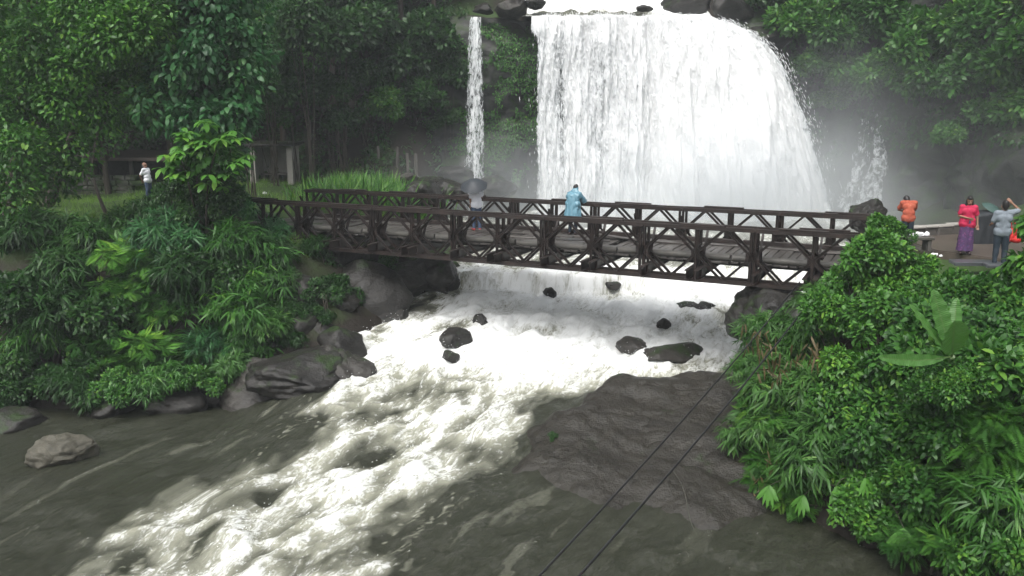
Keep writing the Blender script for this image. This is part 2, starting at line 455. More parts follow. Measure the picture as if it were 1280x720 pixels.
def water_z(X, Y):
    X, Y = np.asarray(X, float), np.asarray(Y, float)
    Ye = Y + 0.5 * fbm(X * 0.35, Y * 0.1, 5.0, 2) - 0.10 * np.clip(X - 2, 0, 6)
    z = np.interp(Ye, [6, 12, 16, 19, 21.5, 24, 27, 29.6, 31.0, 31.35, 33, 60], [-4.45, -4.32, -4.22, -4.05, -3.80, -3.35, -2.85, -2.55, -2.42, -1.78, -1.72, -1.70])
    side = sstep(-5.5, -8.5, X) * sstep(29, 26, Y)
    return z * (1 - side) + side * (-4.28)
CL = np.array([(-46, 50, 5), (-30, 55, 6), (-16, 54.5, 8), (-9, 53, 9.2), (-5, 51.8, 9.5), (-2.5, 51.2, 9.5), (1, 51.3, 9.2), (8.5, 51.6, 9.0), (13, 51.4, 9.0), (16, 52.3, 10.5),
               (20, 51, 13), (22.6, 46, 15.5), (24.4, 40, 16), (25.6, 34, 15.5), (28, 27, 14), (33, 15, 11), (42, 0, 10)], float)
def cliff_side(X, Y):
    """distance behind (positive) or before (negative) the cliff line, and the cliff top height there"""
    X, Y = np.asarray(X, float), np.asarray(Y, float)
    best = np.full(X.shape, 1e9); sg = np.zeros(X.shape); top = np.zeros(X.shape)
    for i in range(len(CL) - 1):
        a, b = CL[i], CL[i + 1]; e = b[:2] - a[:2]
        t = np.clip(((X - a[0]) * e[0] + (Y - a[1]) * e[1]) / (e @ e), 0, 1)
        dx, dy = X - a[0] - t * e[0], Y - a[1] - t * e[1]
        d = np.hypot(dx, dy); m = d < best
        best = np.where(m, d, best); sg = np.where(m, np.sign(e[0] * dy - e[1] * dx), sg); top = np.where(m, a[2] + t * (b[2] - a[2]), top)
    return best * np.where(sg == 0, 1, sg), top
def ground_z(X, Y):
    X, Y = np.asarray(X, float), np.asarray(Y, float)
    d = river_sd(X, Y); wz = np.where(Y > 31.2, -1.72, water_z(X, Y))
    n = fbm(X * 0.22, Y * 0.22, 1.0, 4)
    rise = np.where(X < 2, 3.6, 3.0)
    bank = wz - 0.15 + (0.0 - wz + 0.15) * sstep(-0.1, 1.0, d / rise) ** 0.8
    z = np.where(d < 0, wz + np.maximum(d * 1.1, -1.6) - 0.25, bank)
    z = z + np.where(d > 0, 0.22 * n * sstep(0, 2, d), 0.1 * n)
    # the platform before the right cliff and the bridge ends stay level
    hill = np.clip(Y - 46.8 + 0.12 * (X + 9), 0, None) * 0.95 * sstep(-2.2, -5.5, X) + 0.35 * sstep(40, 46, Y) * sstep(-4, -7, X)
    hill = hill + np.clip(-22 - X, 0, None) * 0.45 * sstep(22, 30, Y)
    z = z + hill
    cs, top = cliff_side(X, Y)
    up = np.minimum(top, 60) - 0.5 + np.clip(cs - 0.5, 0, None) * 0.75 + 0.6 * n
    chan = sstep(13.5, 11.0, X) * sstep(0.2, 1.6, X) * sstep(48, 51, Y)         # the river above the fall
    bed = 8.2 + np.clip(Y - 53, 0, None) * 0.22
    up = up * (1 - chan) + bed * chan
    return np.where(cs > 0.5, np.maximum(up, np.where(chan > 0.5, -9, z)), z)
def axis(*segs):
    out = []
    for a, b, s in segs: out.append(np.arange(a, b, s))
    out.append([segs[-1][1]])
    return np.concatenate(out)
gx = axis((-95, -30, 2.5), (-30, -14, 0.5), (-14, 12, 0.3), (12, 30, 0.6), (30, 90, 2.5))
gy = axis((-12, 10, 2.0), (10, 34, 0.3), (34, 60, 0.45), (60, 140, 4.0))
GX, GY = np.meshgrid(gx, gy, indexing='ij')
GZ = ground_z(GX, GY)
tag(obj('ground', mesh_np('ground', np.stack([GX, GY, GZ], -1), [grid_faces(len(gx), len(gy))]), M['ground']), kind='structure')
GD = river_sd(GX, GY)
def gsamp(A, x, y):
    i = int(np.clip(np.searchsorted(gx, x) - 1, 0, len(gx) - 2)); j = int(np.clip(np.searchsorted(gy, y) - 1, 0, len(gy) - 2))
    fx, fy = (x - gx[i]) / (gx[i + 1] - gx[i]), (y - gy[j]) / (gy[j + 1] - gy[j])
    return float(A[i, j] * (1 - fx) * (1 - fy) + A[i + 1, j] * fx * (1 - fy) + A[i, j + 1] * (1 - fx) * fy + A[i + 1, j + 1] * fx * fy)
def gz(x, y): return gsamp(GZ, x, y)
def hit(px, py):
    """where the line of sight meets the bank"""
    r = ray(px, py)
    for y in np.arange(11, 60, 0.1):
        q = r * (y / r[1])
        if CAMZ + q[2] < gz(q[0], q[1]): return np.array([q[0], q[1], CAMZ + q[2]])
    return None

# ------------------------------------------------------------------ cliff
seg = np.concatenate([[0], np.cumsum(np.hypot(*np.diff(CL[:, :2], axis=0).T))])
su = np.concatenate([np.arange(0, 20, 0.8), np.arange(20, seg[-1] - 22, 0.22), np.arange(seg[-1] - 22, seg[-1], 1.0)])
px_, py_, pt_ = [np.interp(su, seg, CL[:, k]) for k in range(3)]
ker = np.hanning(15); ker /= ker.sum()
def smooth1(a): return np.convolve(np.pad(a, 7, 'edge'), ker, 'valid')
px_, py_ = smooth1(px_), smooth1(py_)
tx, ty = np.gradient(px_), np.gradient(py_); L_ = np.hypot(tx, ty)
nx_, ny_ = ty / L_, -tx / L_                      # towards the river
NVc = 64
vv = np.linspace(0, 1, NVc)
Zc = -3.2 + vv[None] * (pt_[:, None] + 3.2)
Xc = px_[:, None] + 0 * Zc; Yc = py_[:, None] + 0 * Zc
dsp = 1.0 * fbm(Xc * 0.25, Yc * 0.25, Zc * 0.25, 3) + 0.5 * np.abs(fbm(Xc * 0.5, Yc * 0.5, Zc * 1.6, 4)) + 0.18 * fbm(Xc * 2, Yc * 2, Zc * 2, 3)
lean = (1 - vv)[None] * 0.8
dsp = (dsp + lean) * sstep(1.02, 0.9, vv)[None] - 0.7 * sstep(0.9, 1.0, vv)[None]
calm = ((Xc > 0.6) & (Xc < 14) & (Yc > 49)).astype(float)
dsp = np.where(calm > 0, np.minimum(dsp, 0.25), dsp)
cl_me = mesh_np('cliff', np.stack([Xc + dsp * nx_[:, None], Yc + dsp * ny_[:, None], Zc], -1), [grid_faces(len(su), NVc)[:, ::-1]])
tag(obj('cliff', cl_me, M['cliff']), kind='structure')

# ------------------------------------------------------------------ the river below and around the bridge
CEN = np.array([(8, 56), (7, 48), (5.5, 40), (4.0, 34), (2.8, 30), (1.4, 27), (0.1, 24.3), (-1.2, 21.8), (-2.9, 19), (-4.3, 16.5), (-5.3, 13.5), (-6.2, 10), (-8, 4), (-10, -4)], float)
cseg = np.concatenate([[0], np.cumsum(np.hypot(*np.diff(CEN, axis=0).T))])
def stream(X, Y):
    best = np.full(X.shape, 1e9); ss = np.zeros(X.shape); tt = np.zeros(X.shape)
    for i in range(len(CEN) - 1):
        a, b = CEN[i], CEN[i + 1]; e = b - a; l = np.hypot(*e)
        q = np.clip(((X - a[0]) * e[0] + (Y - a[1]) * e[1]) / (l * l), 0, 1)
        dx, dy = X - a[0] - q * e[0], Y - a[1] - q * e[1]
        d = np.hypot(dx, dy); m = d < best
        best = np.where(m, d, best); ss = np.where(m, cseg[i] + q * l, ss)
        tt = np.where(m, np.sign(e[0] * dy - e[1] * dx) * d, tt)      # >0 to the left looking downstream
    return ss, tt
wx = axis((-70, -28, 1.4), (-28, -14, 0.22), (-14, 9, 0.078), (9, 20, 0.2))
wy = axis((-12, 9, 1.2), (9, 32, 0.078), (32, 53, 0.22))
WX, WY = np.meshgrid(wx, wy, indexing='ij')
ss, tt = stream(WX, WY)
# t > 0 is the left bank side of the flow when looking downstream = towards the slab (east) here
wid_e = np.interp(WY, [6, 12, 15, 18, 20.5, 22.5, 24.2, 26, 29, 33, 50], [2.0, 2.1, 2.1, 1.9, 1.7, 2.2, 6.5, 8.5, 8.5, 9, 11])
wid_w = np.interp(WY, [6, 12, 15, 18, 20.5, 22.5, 24.2, 26, 29, 33, 50], [3.2, 3.4, 3.4, 3.0, 2.7, 3.1, 4.8, 6.6, 7.0, 7, 9])
tn = np.where(tt > 0, tt / wid_e, -tt / wid_w)
warp = 0.9 * fbm(ss * 0.28, tt * 0.5, 2.0, 4)
core = sstep(1.45, 0.25, tn + 0.65 * warp + 0.30 * fbm(ss * 0.9, tt * 1.6, 41.0, 3))
# flow-stretched crests
r1 = 1 - np.abs(fbm(ss * 0.42 + 0.5 * warp, tt * 0.75, 7.0, 4)) * 1.7
r2 = fbm(ss * 0.55, tt * 1.35 + warp, 3.0, 5, 2.07, 0.45)
r3 = 1 - np.abs(fbm(ss * 0.8 + warp, tt * 2.6 + warp, 11.0, 4)) * 2.0
hump = fbm(ss * 0.33, tt * 0.42, 31.0, 2)
up_ = sstep(31.5, 33.5, WY)                                                      # the pool behind the bridge
near_bridge = sstep(22.5, 26.0, WY)
foam = core * (0.52 + 0.46 * near_bridge + 0.30 * (r1 - 0.55) + 0.30 * r2 + 0.25 * hump)
streak = sstep(0.76, 1.0, r3) * (0.40 * sstep(2.2, 0.6, tn) + 0.03 * sstep(6.0, 2.0, tn)) * sstep(0.0, 0.25, 0.35 + fbm(ss * 0.2, tt * 0.3, 20.0, 2))
foam = np.maximum(foam, streak)
slick = sstep(0.0, 0.55, fbm(ss * 0.22 + 0.3 * warp, tt * 2.0 + 0.6 * warp, 51.0, 5)) * sstep(24, 20, WY) * sstep(9, 1.2, tn)
foam = np.maximum(foam, 0.21 * slick)
foam = foam * (1 - 0.9 * up_) + up_ * (0.34 + 0.3 * r2)
# aerated left side eddies and thin wash over the shelf under the slab
far_left = sstep(-9, -17, WX) * sstep(24, 20, WY)
foam = foam * (1 - far_left)
step_n = sstep(30.9, 31.4, WY) * sstep(32.0, 31.5, WY)
foam = np.maximum(foam, step_n * 0.55)
amp = 0.05 + 0.42 * np.clip(core, 0, 1) * (1 - 0.75 * up_) * np.interp(WY, [6, 14, 19, 24, 28, 31], [0.36, 0.42, 0.55, 0.6, 0.55, 0.3])
WZ = water_z(WX, WY) + amp * (0.45 * (r1 - 0.5) + 0.85 * hump + 0.30 * r2 + 0.06 * fbm(WX * 4.5, WY * 4.5, 9.0, 3)) + 0.11 * fbm(ss * 0.55 + 0.4 * warp, tt * 1.3, 1.0, 4) * (0.4 + 0.6 * sstep(12, 3, tn)) * (1 - far_left * 0.6)
rv = mesh_np('river', np.stack([WX, WY, WZ], -1), [grid_faces(len(wx), len(wy))], True, {'foam': np.clip(foam, 0, 1)}, {'flow': np.stack([ss, tt, 0 * ss], -1)})
tag(obj('river', rv, M['river_water']), kind='structure')
# droplets and torn crests thrown up along the rapids
def flecks(name, P, D, ln, wd):
    """small tetrahedral drops, P (n,3), D unit direction, length and width"""
    n = len(P); a = rng.normal(size=(n, 3)); a -= (a * D).sum(1)[:, None] * D; a /= np.linalg.norm(a, axis=1)[:, None]
    b = np.cross(D, a)
    l, w = np.asarray(ln)[:, None], np.asarray(wd)[:, None]
    V = np.stack([P - D * l / 2, P + a * w, P - a * w * .5 + b * w * .87, P - a * w * .5 - b * w * .87, P + D * l / 2], 1)
    f = np.array([[0, 2, 1], [0, 3, 2], [0, 1, 3], [4, 1, 2], [4, 2, 3], [4, 3, 1]])
    F = (f[None] + (np.arange(n) * 5)[:, None, None]).reshape(-1, 3)
    return mesh_np(name, V.reshape(-1, 3), [F], True)
sel = np.argwhere((foam > 0.52) & (WY < 31) & (WY > 10))
sel = sel[rng.choice(len(sel), 7000, replace=True)]
fp = np.stack([WX[sel[:, 0], sel[:, 1]], WY[sel[:, 0], sel[:, 1]], WZ[sel[:, 0], sel[:, 1]]], -1) + rng.normal(0, 0.04, (7000, 3)) + np.array([0, 0, 1]) * rng.exponential(0.07, (7000, 1))
fd = np.array([-0.4, -0.9, 0.15]) + rng.normal(0, 0.5, (7000, 3)); fd /= np.linalg.norm(fd, axis=1)[:, None]
tag(obj('river_spray', flecks('river_spray', fp, fd, rng.uniform(0.02, 0.07, 7000), rng.uniform(0.005, 0.013, 7000)), M['spray']),
    'white spray drops thrown up over the rapids below the bridge', 'spray', kind='stuff')

# ------------------------------------------------------------------ the waterfalls
def curtain(name, crest, vel, zb, nt, dens, mat, parent, amp=0.25, seed=0.0, wscale=1.0):
    """crest (n,3) brink points, vel (n,2) launch speed; every column falls as a thrown body does"""
    n = len(crest); G = 9.8
    Z0 = crest[:, 2]; T = np.sqrt(2 * (Z0 - zb) / G)
    q = np.linspace(0, 1, nt) ** 0.75
    t = T[:, None] * q[None]
    du = np.concatenate([[0], np.cumsum(np.linalg.norm(np.diff(crest, axis=0), axis=1))])
    x = crest[:, 0:1] + vel[:, 0:1] * t; y = crest[:, 1:2] + vel[:, 1:2] * t; z = Z0[:, None] - 0.5 * G * t * t
    u = du[:, None] + 0 * t; v = Z0[:, None] - z
    dd = amp * (1.0 * fbm(u * 1.1 + seed, v * 0.12, seed, 4) + 0.5 * fbm(u * 4.0, v * 0.5 + seed, 3.0 + seed, 4)) * sstep(0, 0.25, q)[None]
    y = y - dd * 1.6; x = x + 0.35 * dd
    me = mesh_np(name, np.stack([x, y, z], -1), [grid_faces(n, nt)], True, {'dens': dens(u, v, x, z)}, {'flow': np.stack([u * wscale + seed * 3, v, 0 * u], -1)})
    return obj(name, me, mat, parent)
nU = 300
uu = np.linspace(0, 1, nU)
crX = np.interp(uu, [0, 0.55, 0.85, 1], [1.1, 8.4, 11.8, 13.0])
crY = np.interp(uu, [0, 0.55, 0.85, 1], [50.0, 50.0, 49.6, 49.6]) + 0.25 * fbm(crX * 0.6, 0 * crX, 2.0, 3)
crZ = np.interp(uu, [0, 0.1, 0.55, 0.72, 0.85, 1], [9.3, 9.35, 9.35, 9.25, 8.9, 8.3]) + 0.10 * fbm(crX * 0.9, 0 * crX, 8.0, 4)
ang = np.interp(uu, [0, 0.5, 0.75, 0.9, 1], [0.0, 0.05, 0.40, 0.85, 1.15])
spd = np.interp(uu, [0, 0.5, 0.8, 1], [1.3, 1.7, 3.2, 3.7])
wf = empty('waterfall', (8, 48, -1.8))
tag(wf, 'broad thundering white waterfall dropping over the cliff behind the bridge', 'waterfall')
def kid(o, p):
    o.parent = p; o.matrix_parent_inverse = Matrix.Translation(-Vector(p.location)); return o
def dens_main(u, v, x, z):
    base = np.interp(u, [0, 0.6, 2.2, 5.5, 7.6, 9, 20], [0.50, 0.64, 0.76, 0.84, 1.08, 1.25, 1.2])
    gap = 0.22 * np.exp(-((u - 1.75) / 0.22) ** 2) * sstep(0.6, 2.0, v) + 0.18 * np.exp(-((u - 3.9) / 0.6) ** 2) * sstep(0.8, 3.5, v) + 0.12 * np.exp(-((u - 5.4) / 0.5) ** 2) * sstep(0.8, 3.0, v)
    top = 0.55 * sstep(1.6, 0.0, v)
    edge = 1.1 * sstep(0.5, 0.0, u) * sstep(0, 2, v) + 0.75 * sstep(u.max() - 0.5, u.max(), u)
    return base - gap + top - edge + 0.08 * sstep(4, 10, v)
cr = np.stack([crX, crY, crZ], -1); vl = np.stack([spd * np.sin(ang), -spd * np.cos(ang)], -1)
kid(curtain('curtain', cr, vl, -2.4, 150, dens_main, M['falling_water'], None, 0.30, 1.0), wf)
cr2 = cr + np.array([0, 0.35, -0.12]); 
kid(curtain('curtain', cr2, vl * 0.72, -2.4, 110, lambda u, v, x, z: dens_main(u, v, x, z) - 0.06, M['falling_water_thin'], None, 0.22, 5.0), wf)
# loose strands torn off the curtain
n = 15000
ui = rng.integers(14, nU, n); tq = rng.uniform(0.02, 1, n) ** 0.8
T = np.sqrt(2 * (crZ[ui] + 2.4) / 9.8) * tq
k = rng.uniform(0.75, 1.22, n)
P = np.stack([crX[ui] + vl[ui, 0] * T * k, crY[ui] + vl[ui, 1] * T * k - 0.10, crZ[ui] - 4.9 * T * T], -1) + rng.normal(0, 0.10, (n, 3))
P[:, 0] -= (ui < 45) * rng.exponential(0.22, n) * (0.3 + tq) * rng.choice([1, 1, -0.5], n)
D = np.stack([vl[ui, 0], vl[ui, 1], -9.8 * T - 0.8], -1) + rng.normal(0, 0.4, (n, 3)); D /= np.linalg.norm(D, axis=1)[:, None]
o = obj('loose_strands', flecks('loose_strands', P, D, rng.uniform(0.08, 0.36, n), rng.uniform(0.006, 0.02, n)), M['spray'])
kid(o, wf)['kind'] = 'stuff'
# brink and rapids above
bx = np.linspace(0.6, 13.6, 150); by = np.concatenate([np.linspace(49.7, 53, 40), np.linspace(53.2, 74, 70)])
BX, BY = np.meshgrid(bx, by, indexing='ij')
brY = np.interp(bx, crX, crY)[:, None]; brZ = np.interp(bx, crX, crZ)[:, None]
BYs = brY + (BY - 49.7)
bz = brZ + 0.02 + np.interp(BY - 49.7, [0, 2.0, 3.2, 6, 9, 25], [0, 0.30, 0.50, 1.45, 2.3, 5.0]) + 0.22 * fbm(BX * 0.9, BY * 0.7, 4.0, 4) * sstep(0.3, 2.5, BY - 49.7)
bf = np.interp(BY - 49.7, [0, 0.35, 0.8, 2.2, 3.0, 6, 30], [0.60, 0.34, 0.26, 0.26, 0.75, 0.9, 0.8]) + 0.6 * sstep(7.4, 9.0, BX) + 0.2 * fbm(BX * 0.8, BY * 1.6, 6.0, 3)
ur = mesh_np('upper_river', np.stack([BX, BYs, bz], -1), [grid_faces(len(bx), len(by))], True, {'foam': np.clip(bf, 0, 1)}, {'flow': np.stack([-BY, BX, 0 * BX], -1)})
tag(obj('upper_river', ur, M['river_water']), kind='structure')
# narrow fall on the left of the mossy face
ws = empty('narrow_waterfall', (-2.1, 50, -1.7))
tag(ws, 'thin single strand of falling water left of the mossy cliff face', 'waterfall')
c1 = np.stack([np.linspace(-2.28, -1.72, 26), np.full(26, 49.9), np.full(26, 9.25)], -1)
v1 = np.stack([np.linspace(-0.35, 0.12, 26), np.full(26, -0.6)], -1)
kid(curtain('curtain', c1, v1, -2.0, 120, lambda u, v, x, z: 0.58 - 1.5 * np.abs(u / 0.56 - 0.5) ** 2 - 0.015 * v, M['falling_water'], None, 0.10, 9.0, 2.0), ws)
c2 = c1 + np.array([0.0, 0.2, 0]); kid(curtain('curtain', c2, v1 * 0.8, -2.0, 80, lambda u, v, x, z: 0.50 - 1.2 * np.abs(u / 0.56 - 0.5) ** 2, M['falling_water_thin'], None, 0.08, 14.0, 2.0), ws)
# side fall on the right, half lost in the mist
wr = empty('side_waterfall', (20, 48, -1.7))
tag(wr, 'faint misty side waterfall slipping down the cliff right of the main fall', 'waterfall')
a0 = at_y(1104, 112, 49.4)
c3 = np.stack([np.linspace(a0[0] - 0.35, a0[0] + 0.35, 40), np.linspace(49.4, 49.0, 40), np.full(40, a0[2])], -1)
v3 = np.stack([np.linspace(-1.9, -0.15, 40), np.full(40, -0.9)], -1)
kid(curtain('curtain', c3, v3, -2.0, 90, lambda u, v, x, z: 0.22 + 0.035 * v - 0.25 * np.abs(u / u.max() - 0.5) - 0.3 * sstep(1.5, 0, v), M['falling_water_thin'], None, 0.25, 21.0, 1.6), wr)

# ------------------------------------------------------------------ haze and mist
def volume(name, me, density, loc=None, scale=None, label=None, col=(0.88, 0.94, 1.0)):
    t = NT(name)
    v = t.n('ShaderNodeVolumePrincipled', None, Density=density, Anisotropy=0.1)
    v.inputs['Color'].default_value = tuple(col) + (1,)
    o = t.out(None, v.outputs[0])
    b = obj(name, me, o, None, loc, None, scale)
    tag(b, label, name if name != 'haze' else 'haze', None, 'stuff')
    return b
hb = MB(); hb.box((0, 45, 16), (240, 250, 50))
volume('haze', hb.mesh('haze'), 0.0009, label='thin grey haze filling the whole gorge')
def mist(c, r, dens, lab, soft=1.6):
    bm = bmesh.new(); bmesh.ops.create_icosphere(bm, subdivisions=3, radius=1.0)
    me = bpy.data.meshes.new('mist'); bm.to_mesh(me); bm.free()
    t = NT('mist'); o = t.objc()
    l = t.n('ShaderNodeVectorMath', {'operation': 'LENGTH'}); t.set(l, '0', o)
    f = t.math('POWER', t.math('SUBTRACT', 1.0, l.outputs['Value'], clamp=True), soft)
    nz = t.noise(t.pos(), 0.22, 3, 0.55)
    f = t.math('MULTIPLY', f, t.ramp(nz, [(0.30, 0.35), (0.70, 1.5)]))
    v = t.n('ShaderNodeVolumePrincipled', None, Density=t.math('MULTIPLY', f, dens), Anisotropy=0.1)
    v.inputs['Color'].default_value = (0.92, 0.97, 1.0, 1)
    m = t.out(None, v.outputs[0])
    tag(obj('mist', me, m, None, c, None, r), lab, 'mist', None, 'stuff')
mist((11.5, 44.0, -1.2), (11.5, 7.0, 5.6), 0.38, 'dense white mist boiling at the foot of the broad waterfall')
mist((15.0, 44.5, 1.0), (9, 6, 8.0), 0.05, 'taller veil of spray drifting before the right half of the waterfall')
mist((21.0, 40.0, -0.5), (13, 11, 10.0), 0.018, 'grey mist bank hanging before the right cliff and the side waterfall')
mist((17.5, 46.5, 3.0), (4.0, 3.6, 7.0), 0.07, 'spray veil softening the bulging right edge of the fall')
mist((0.5, 45.0, -0.8), (10, 6, 5.0), 0.10, 'wisp of mist before the foot of the mossy cliff')
# ------------------------------------------------------------------ rocks
def rock_mesh(seed, sub=4, cuts=9, rough=0.16):
    g = np.random.default_rng(seed)
    bm = bmesh.new(); bmesh.ops.create_icosphere(bm, subdivisions=sub, radius=1.0)
    V = np.array([v.co[:] for v in bm.verts])
    for _ in range(cuts):
        nrm = g.normal(size=3); nrm /= np.linalg.norm(nrm); h = g.uniform(0.55, 0.9)
        d = V @ nrm - h
        V = V - np.where(d > 0, d * 0.9, 0)[:, None] * nrm
    o = g.uniform(0, 50, 3)
    f = fbm(V[:, 0] * 1.3 + o[0], V[:, 1] * 1.3 + o[1], V[:, 2] * 1.3 + o[2], 5)
    V = V * (1 + rough * f + 0.05 * fbm(V[:, 0] * 5 + o[1], V[:, 1] * 5, V[:, 2] * 5, 3))[:, None]
    for v, c in zip(bm.verts, V): v.co = c
    for f in bm.faces: f.smooth = True
    me = bpy.data.meshes.new('rock'); bm.to_mesh(me); bm.free(); return me
rock_no = [100]
def rock(name, loc, rad, mat, label, sub=4, rot=None, cuts=9, group=None, rough=0.16):
    rock_no[0] += 1
    me = rock_mesh(rock_no[0], sub, cuts, rough); me.materials.append(M[mat])
    o = obj(name, me, None, None, loc, rot or (0, 0, rng.uniform(0, 6.28)), rad)
    return tag(o, label, 'boulder' if 'boulder' in name else 'rock', group)
def rpx(px, py, z): return at_z(px, py, z)
def R_(px, py, z, rad, mat, label, dz=0.0, **k):
    p = at_z(px, py, z); p[2] += dz
    return rock(k.pop('name', 'rock'), p, rad, mat, label, **k)
# rapids
R_(573, 428, -3.05, (0.62, 0.5, 0.45), 'rock_dark', 'rounded black rock in the rapids, larger of the two at the foam edge', 0.05)
R_(599, 405, -2.85, (0.36, 0.32, 0.30), 'rock_dark', 'small round black rock in the rapids just behind the larger black rock', 0.05)
R_(562, 447, -3.2, (0.42, 0.3, 0.2), 'rock_dark', 'low dark rock barely breaking the foam before the round black rocks')
R_(834, 440, -3.05, (1.15, 0.6, 0.42), 'rock_grey', 'flat grey rock in the white water beside the big rock shelf', -0.1)
R_(790, 428, -2.95, (0.75, 0.5, 0.36), 'rock_grey', 'low brown rock with water sliding over it beside the flat grey rock', -0.12)
R_(828, 405, -2.75, (0.28, 0.25, 0.2), 'rock_dark', 'tiny dark rock tip in the white water under the bridge')
R_(868, 382, -2.55, (0.9, 0.6, 0.4), 'rock_dark', 'rock hump with water tumbling over it near the right abutment', -0.22)
R_(727, 352, -2.3, (0.42, 0.35, 0.30), 'rock_dark', 'dark rock at the lip of the low step below the bridge')
R_(688, 366, -2.4, (0.30, 0.25, 0.22), 'rock_dark', 'small dark rock in the foam below the low step')
R_(765, 357, -2.3, (0.35, 0.3, 0.2), 'rock_grey', 'half drowned rock under the middle of the bridge')
# left bank
R_(345, 500, -4.2, (1.6, 1.1, 1.15), 'rock_grey', 'large cracked grey boulder at the waterline below the bamboo', 0.10, name='boulder', sub=5)
R_(425, 492, -4.05, (1.15, 0.95, 1.05), 'rock_grey', 'rounded grey boulder wedged beside the large cracked one', 0.32, name='boulder', sub=5)
R_(380, 452, -3.0, (1.7, 1.4, 0.7), 'rock_dark', 'dark muddy boulder above the cracked grey boulder', -0.25, name='boulder', sub=5)
R_(432, 432, -2.9, (0.9, 0.9, 0.7), 'rock_dark', 'dark angular boulder where the rapids turn past the bank', 0.0, name='boulder')
R_(545, 352, -2.2, (1.35, 1.3, 0.95), 'rock_grey', 'pale grey boulder under the bridge beside the low step', 0.1, name='boulder', sub=5)
R_(495, 352, -2.0, (1.1, 1.2, 0.85), 'rock_grey', 'jagged grey boulder under the bridge behind the dark hollow', 0.1, name='boulder')
R_(492, 400, -2.9, (0.9, 0.8, 0.65), 'rock_dark', 'wet dark boulder at the foot of the shaded hollow', 0.0, name='boulder')
R_(455, 372, -2.2, (1.6, 1.4, 1.3), 'rock_dark', 'black boulder in the deep shade below the bridge', 0.0, name='boulder')
R_(410, 345, -1.6, (1.7, 1.5, 1.6), 'rock_dark', 'tall black boulder carrying the left end of the bridge', -0.1, name='boulder')
R_(78, 574, -4.25, (0.85, 0.62, 0.52), 'rock_pale', 'pale speckled boulder standing alone in the calm dark water', 0.12, name='boulder', sub=5)
for px, py, r, lab in [(20, 525, 0.9, 'low dark rock at the shaded left waterline'), (215, 505, 1.0, 'flat dark rock at the waterline under the leafy branches'),
                       (262, 497, 0.8, 'dark rock beside the flat one at the waterline'), (140, 512, 0.7, 'wet dark rock in the shade of the overhanging bushes')]:
    R_(px, py, -4.2, (r, r * 0.75, r * 0.45), 'rock_dark', lab, 0.02)
# beyond the bridge
for px, py, y, r, mat, lab in [(512, 226, 40, 0.5, 'rock_grey', 'grey rock on the bank past the tall grass'), (540, 230, 41, 0.7, 'rock_dark', 'grey boulder behind the bridge near the narrow waterfall'),
                          (530, 245, 36.5, 0.9, 'rock_dark', 'dark rock just behind the far bridge railing'), (565, 240, 39, 0.8, 'rock_dark', 'dark rock at the pool edge below the narrow waterfall'),
                          (570, 222, 47, 0.9, 'rock_dark', 'grey boulder at the foot of the narrow waterfall'), (620, 238, 46.5, 1.1, 'rock_dark', 'misty dark boulder below the mossy cliff')]:
    p = at_y(px, py, y); rock('boulder', p, (r * 1.2, r, r * 0.75), mat, lab)
p = at_y(1085, 270, 28.6); rock('boulder', p, (0.72, 0.62, 0.66), 'rock_dark', 'grey boulder behind the right end of the far railing', 5)
p = at_y(968, 400, 22.6); rock('boulder', p, (1.25, 1.3, 0.95), 'rock_dark', 'black wet boulder under the right end of the bridge', 5)
p = at_y(1015, 420, 21.2); rock('boulder', p, (1.3, 1.0, 1.3), 'rock_dark', 'dark boulder half grown over below the right bridge end', 4)
for px, py, r, mat, lab in [(640, 9, 1.35, 'rock_grey', 'long brown boulder lying on the brink of the fall'), (668, 4, 0.8, 'rock_dark', 'dark boulder at the left corner of the brink'),
                       (604, 12, 0.7, 'rock_dark', 'mossy boulder on the cliff top above the narrow waterfall'), (806, 11, 0.45, 'rock_dark', 'small dark rock standing in the river above the fall')]:
    p = at_y(px, py, 51.2); rock('boulder', p, (r * 1.15, r * 0.7, r * 0.48), mat, lab, 4)
for px, py, y, r, lab in [(860, 4, 53.5, 1.6, 'brown rock ledge above the right shoulder of the fall'), (915, 14, 52.5, 1.5, 'dark boulder perched above the right edge of the fall'), (965, 48, 51.5, 1.3, 'dark rock jutting beside the bulging right edge of the fall')]:
    p = at_y(px, py, y); rock('boulder', p, (r * 1.3, r * 0.8, r * 0.7), 'rock_dark', lab, 4)

# rock shelf on the right of the rapids
SH = np.array([at_z(x, y, z)[:2] for x, y, z in [(716, 498, -3.55), (735, 476, -3.3), (770, 461, -3.1), (850, 456, -3.0), (960, 458, -2.9), (1040, 480, -3.0), (1040, 640, -4.2), (925, 690, -4.3), (850, 690, -4.3), (760, 670, -4.3), (660, 640, -4.25), (585, 590, -4.1), (640, 535, -3.9)]])
sx = np.arange(-2.5, 8.4, 0.06); sy = np.arange(14.5, 26, 0.06)
SX, SY = np.meshgrid(sx, sy, indexing='ij')
d = np.full(SX.shape, 1e9); ins = np.zeros(SX.shape, bool)
for i in range(len(SH)):
    (x1, y1), (x2, y2) = SH[i], SH[(i + 1) % len(SH)]
    ex, ey = x2 - x1, y2 - y1; t = np.clip(((SX - x1) * ex + (SY - y1) * ey) / (ex * ex + ey * ey), 0, 1)
    d = np.minimum(d, np.hypot(SX - x1 - t * ex, SY - y1 - t * ey))
    if y1 != y2: ins ^= ((y1 > SY) != (y2 > SY)) & (SX < ex * (SY - y1) / (y2 - y1) + x1)
sd = np.where(ins, d, -d) + 0.45 * fbm(SX * 0.6, SY * 0.6, 2.0, 5)
top = np.interp(SY, [15, 17, 18.5, 20.5, 21.6, 23, 25], [-4.50, -4.10, -3.72, -3.30, -3.02, -2.85, -2.75]) + np.interp(SX, [-2, 0, 1.5, 4, 8], [-0.62, -0.34, -0.05, 0.05, 0.25])
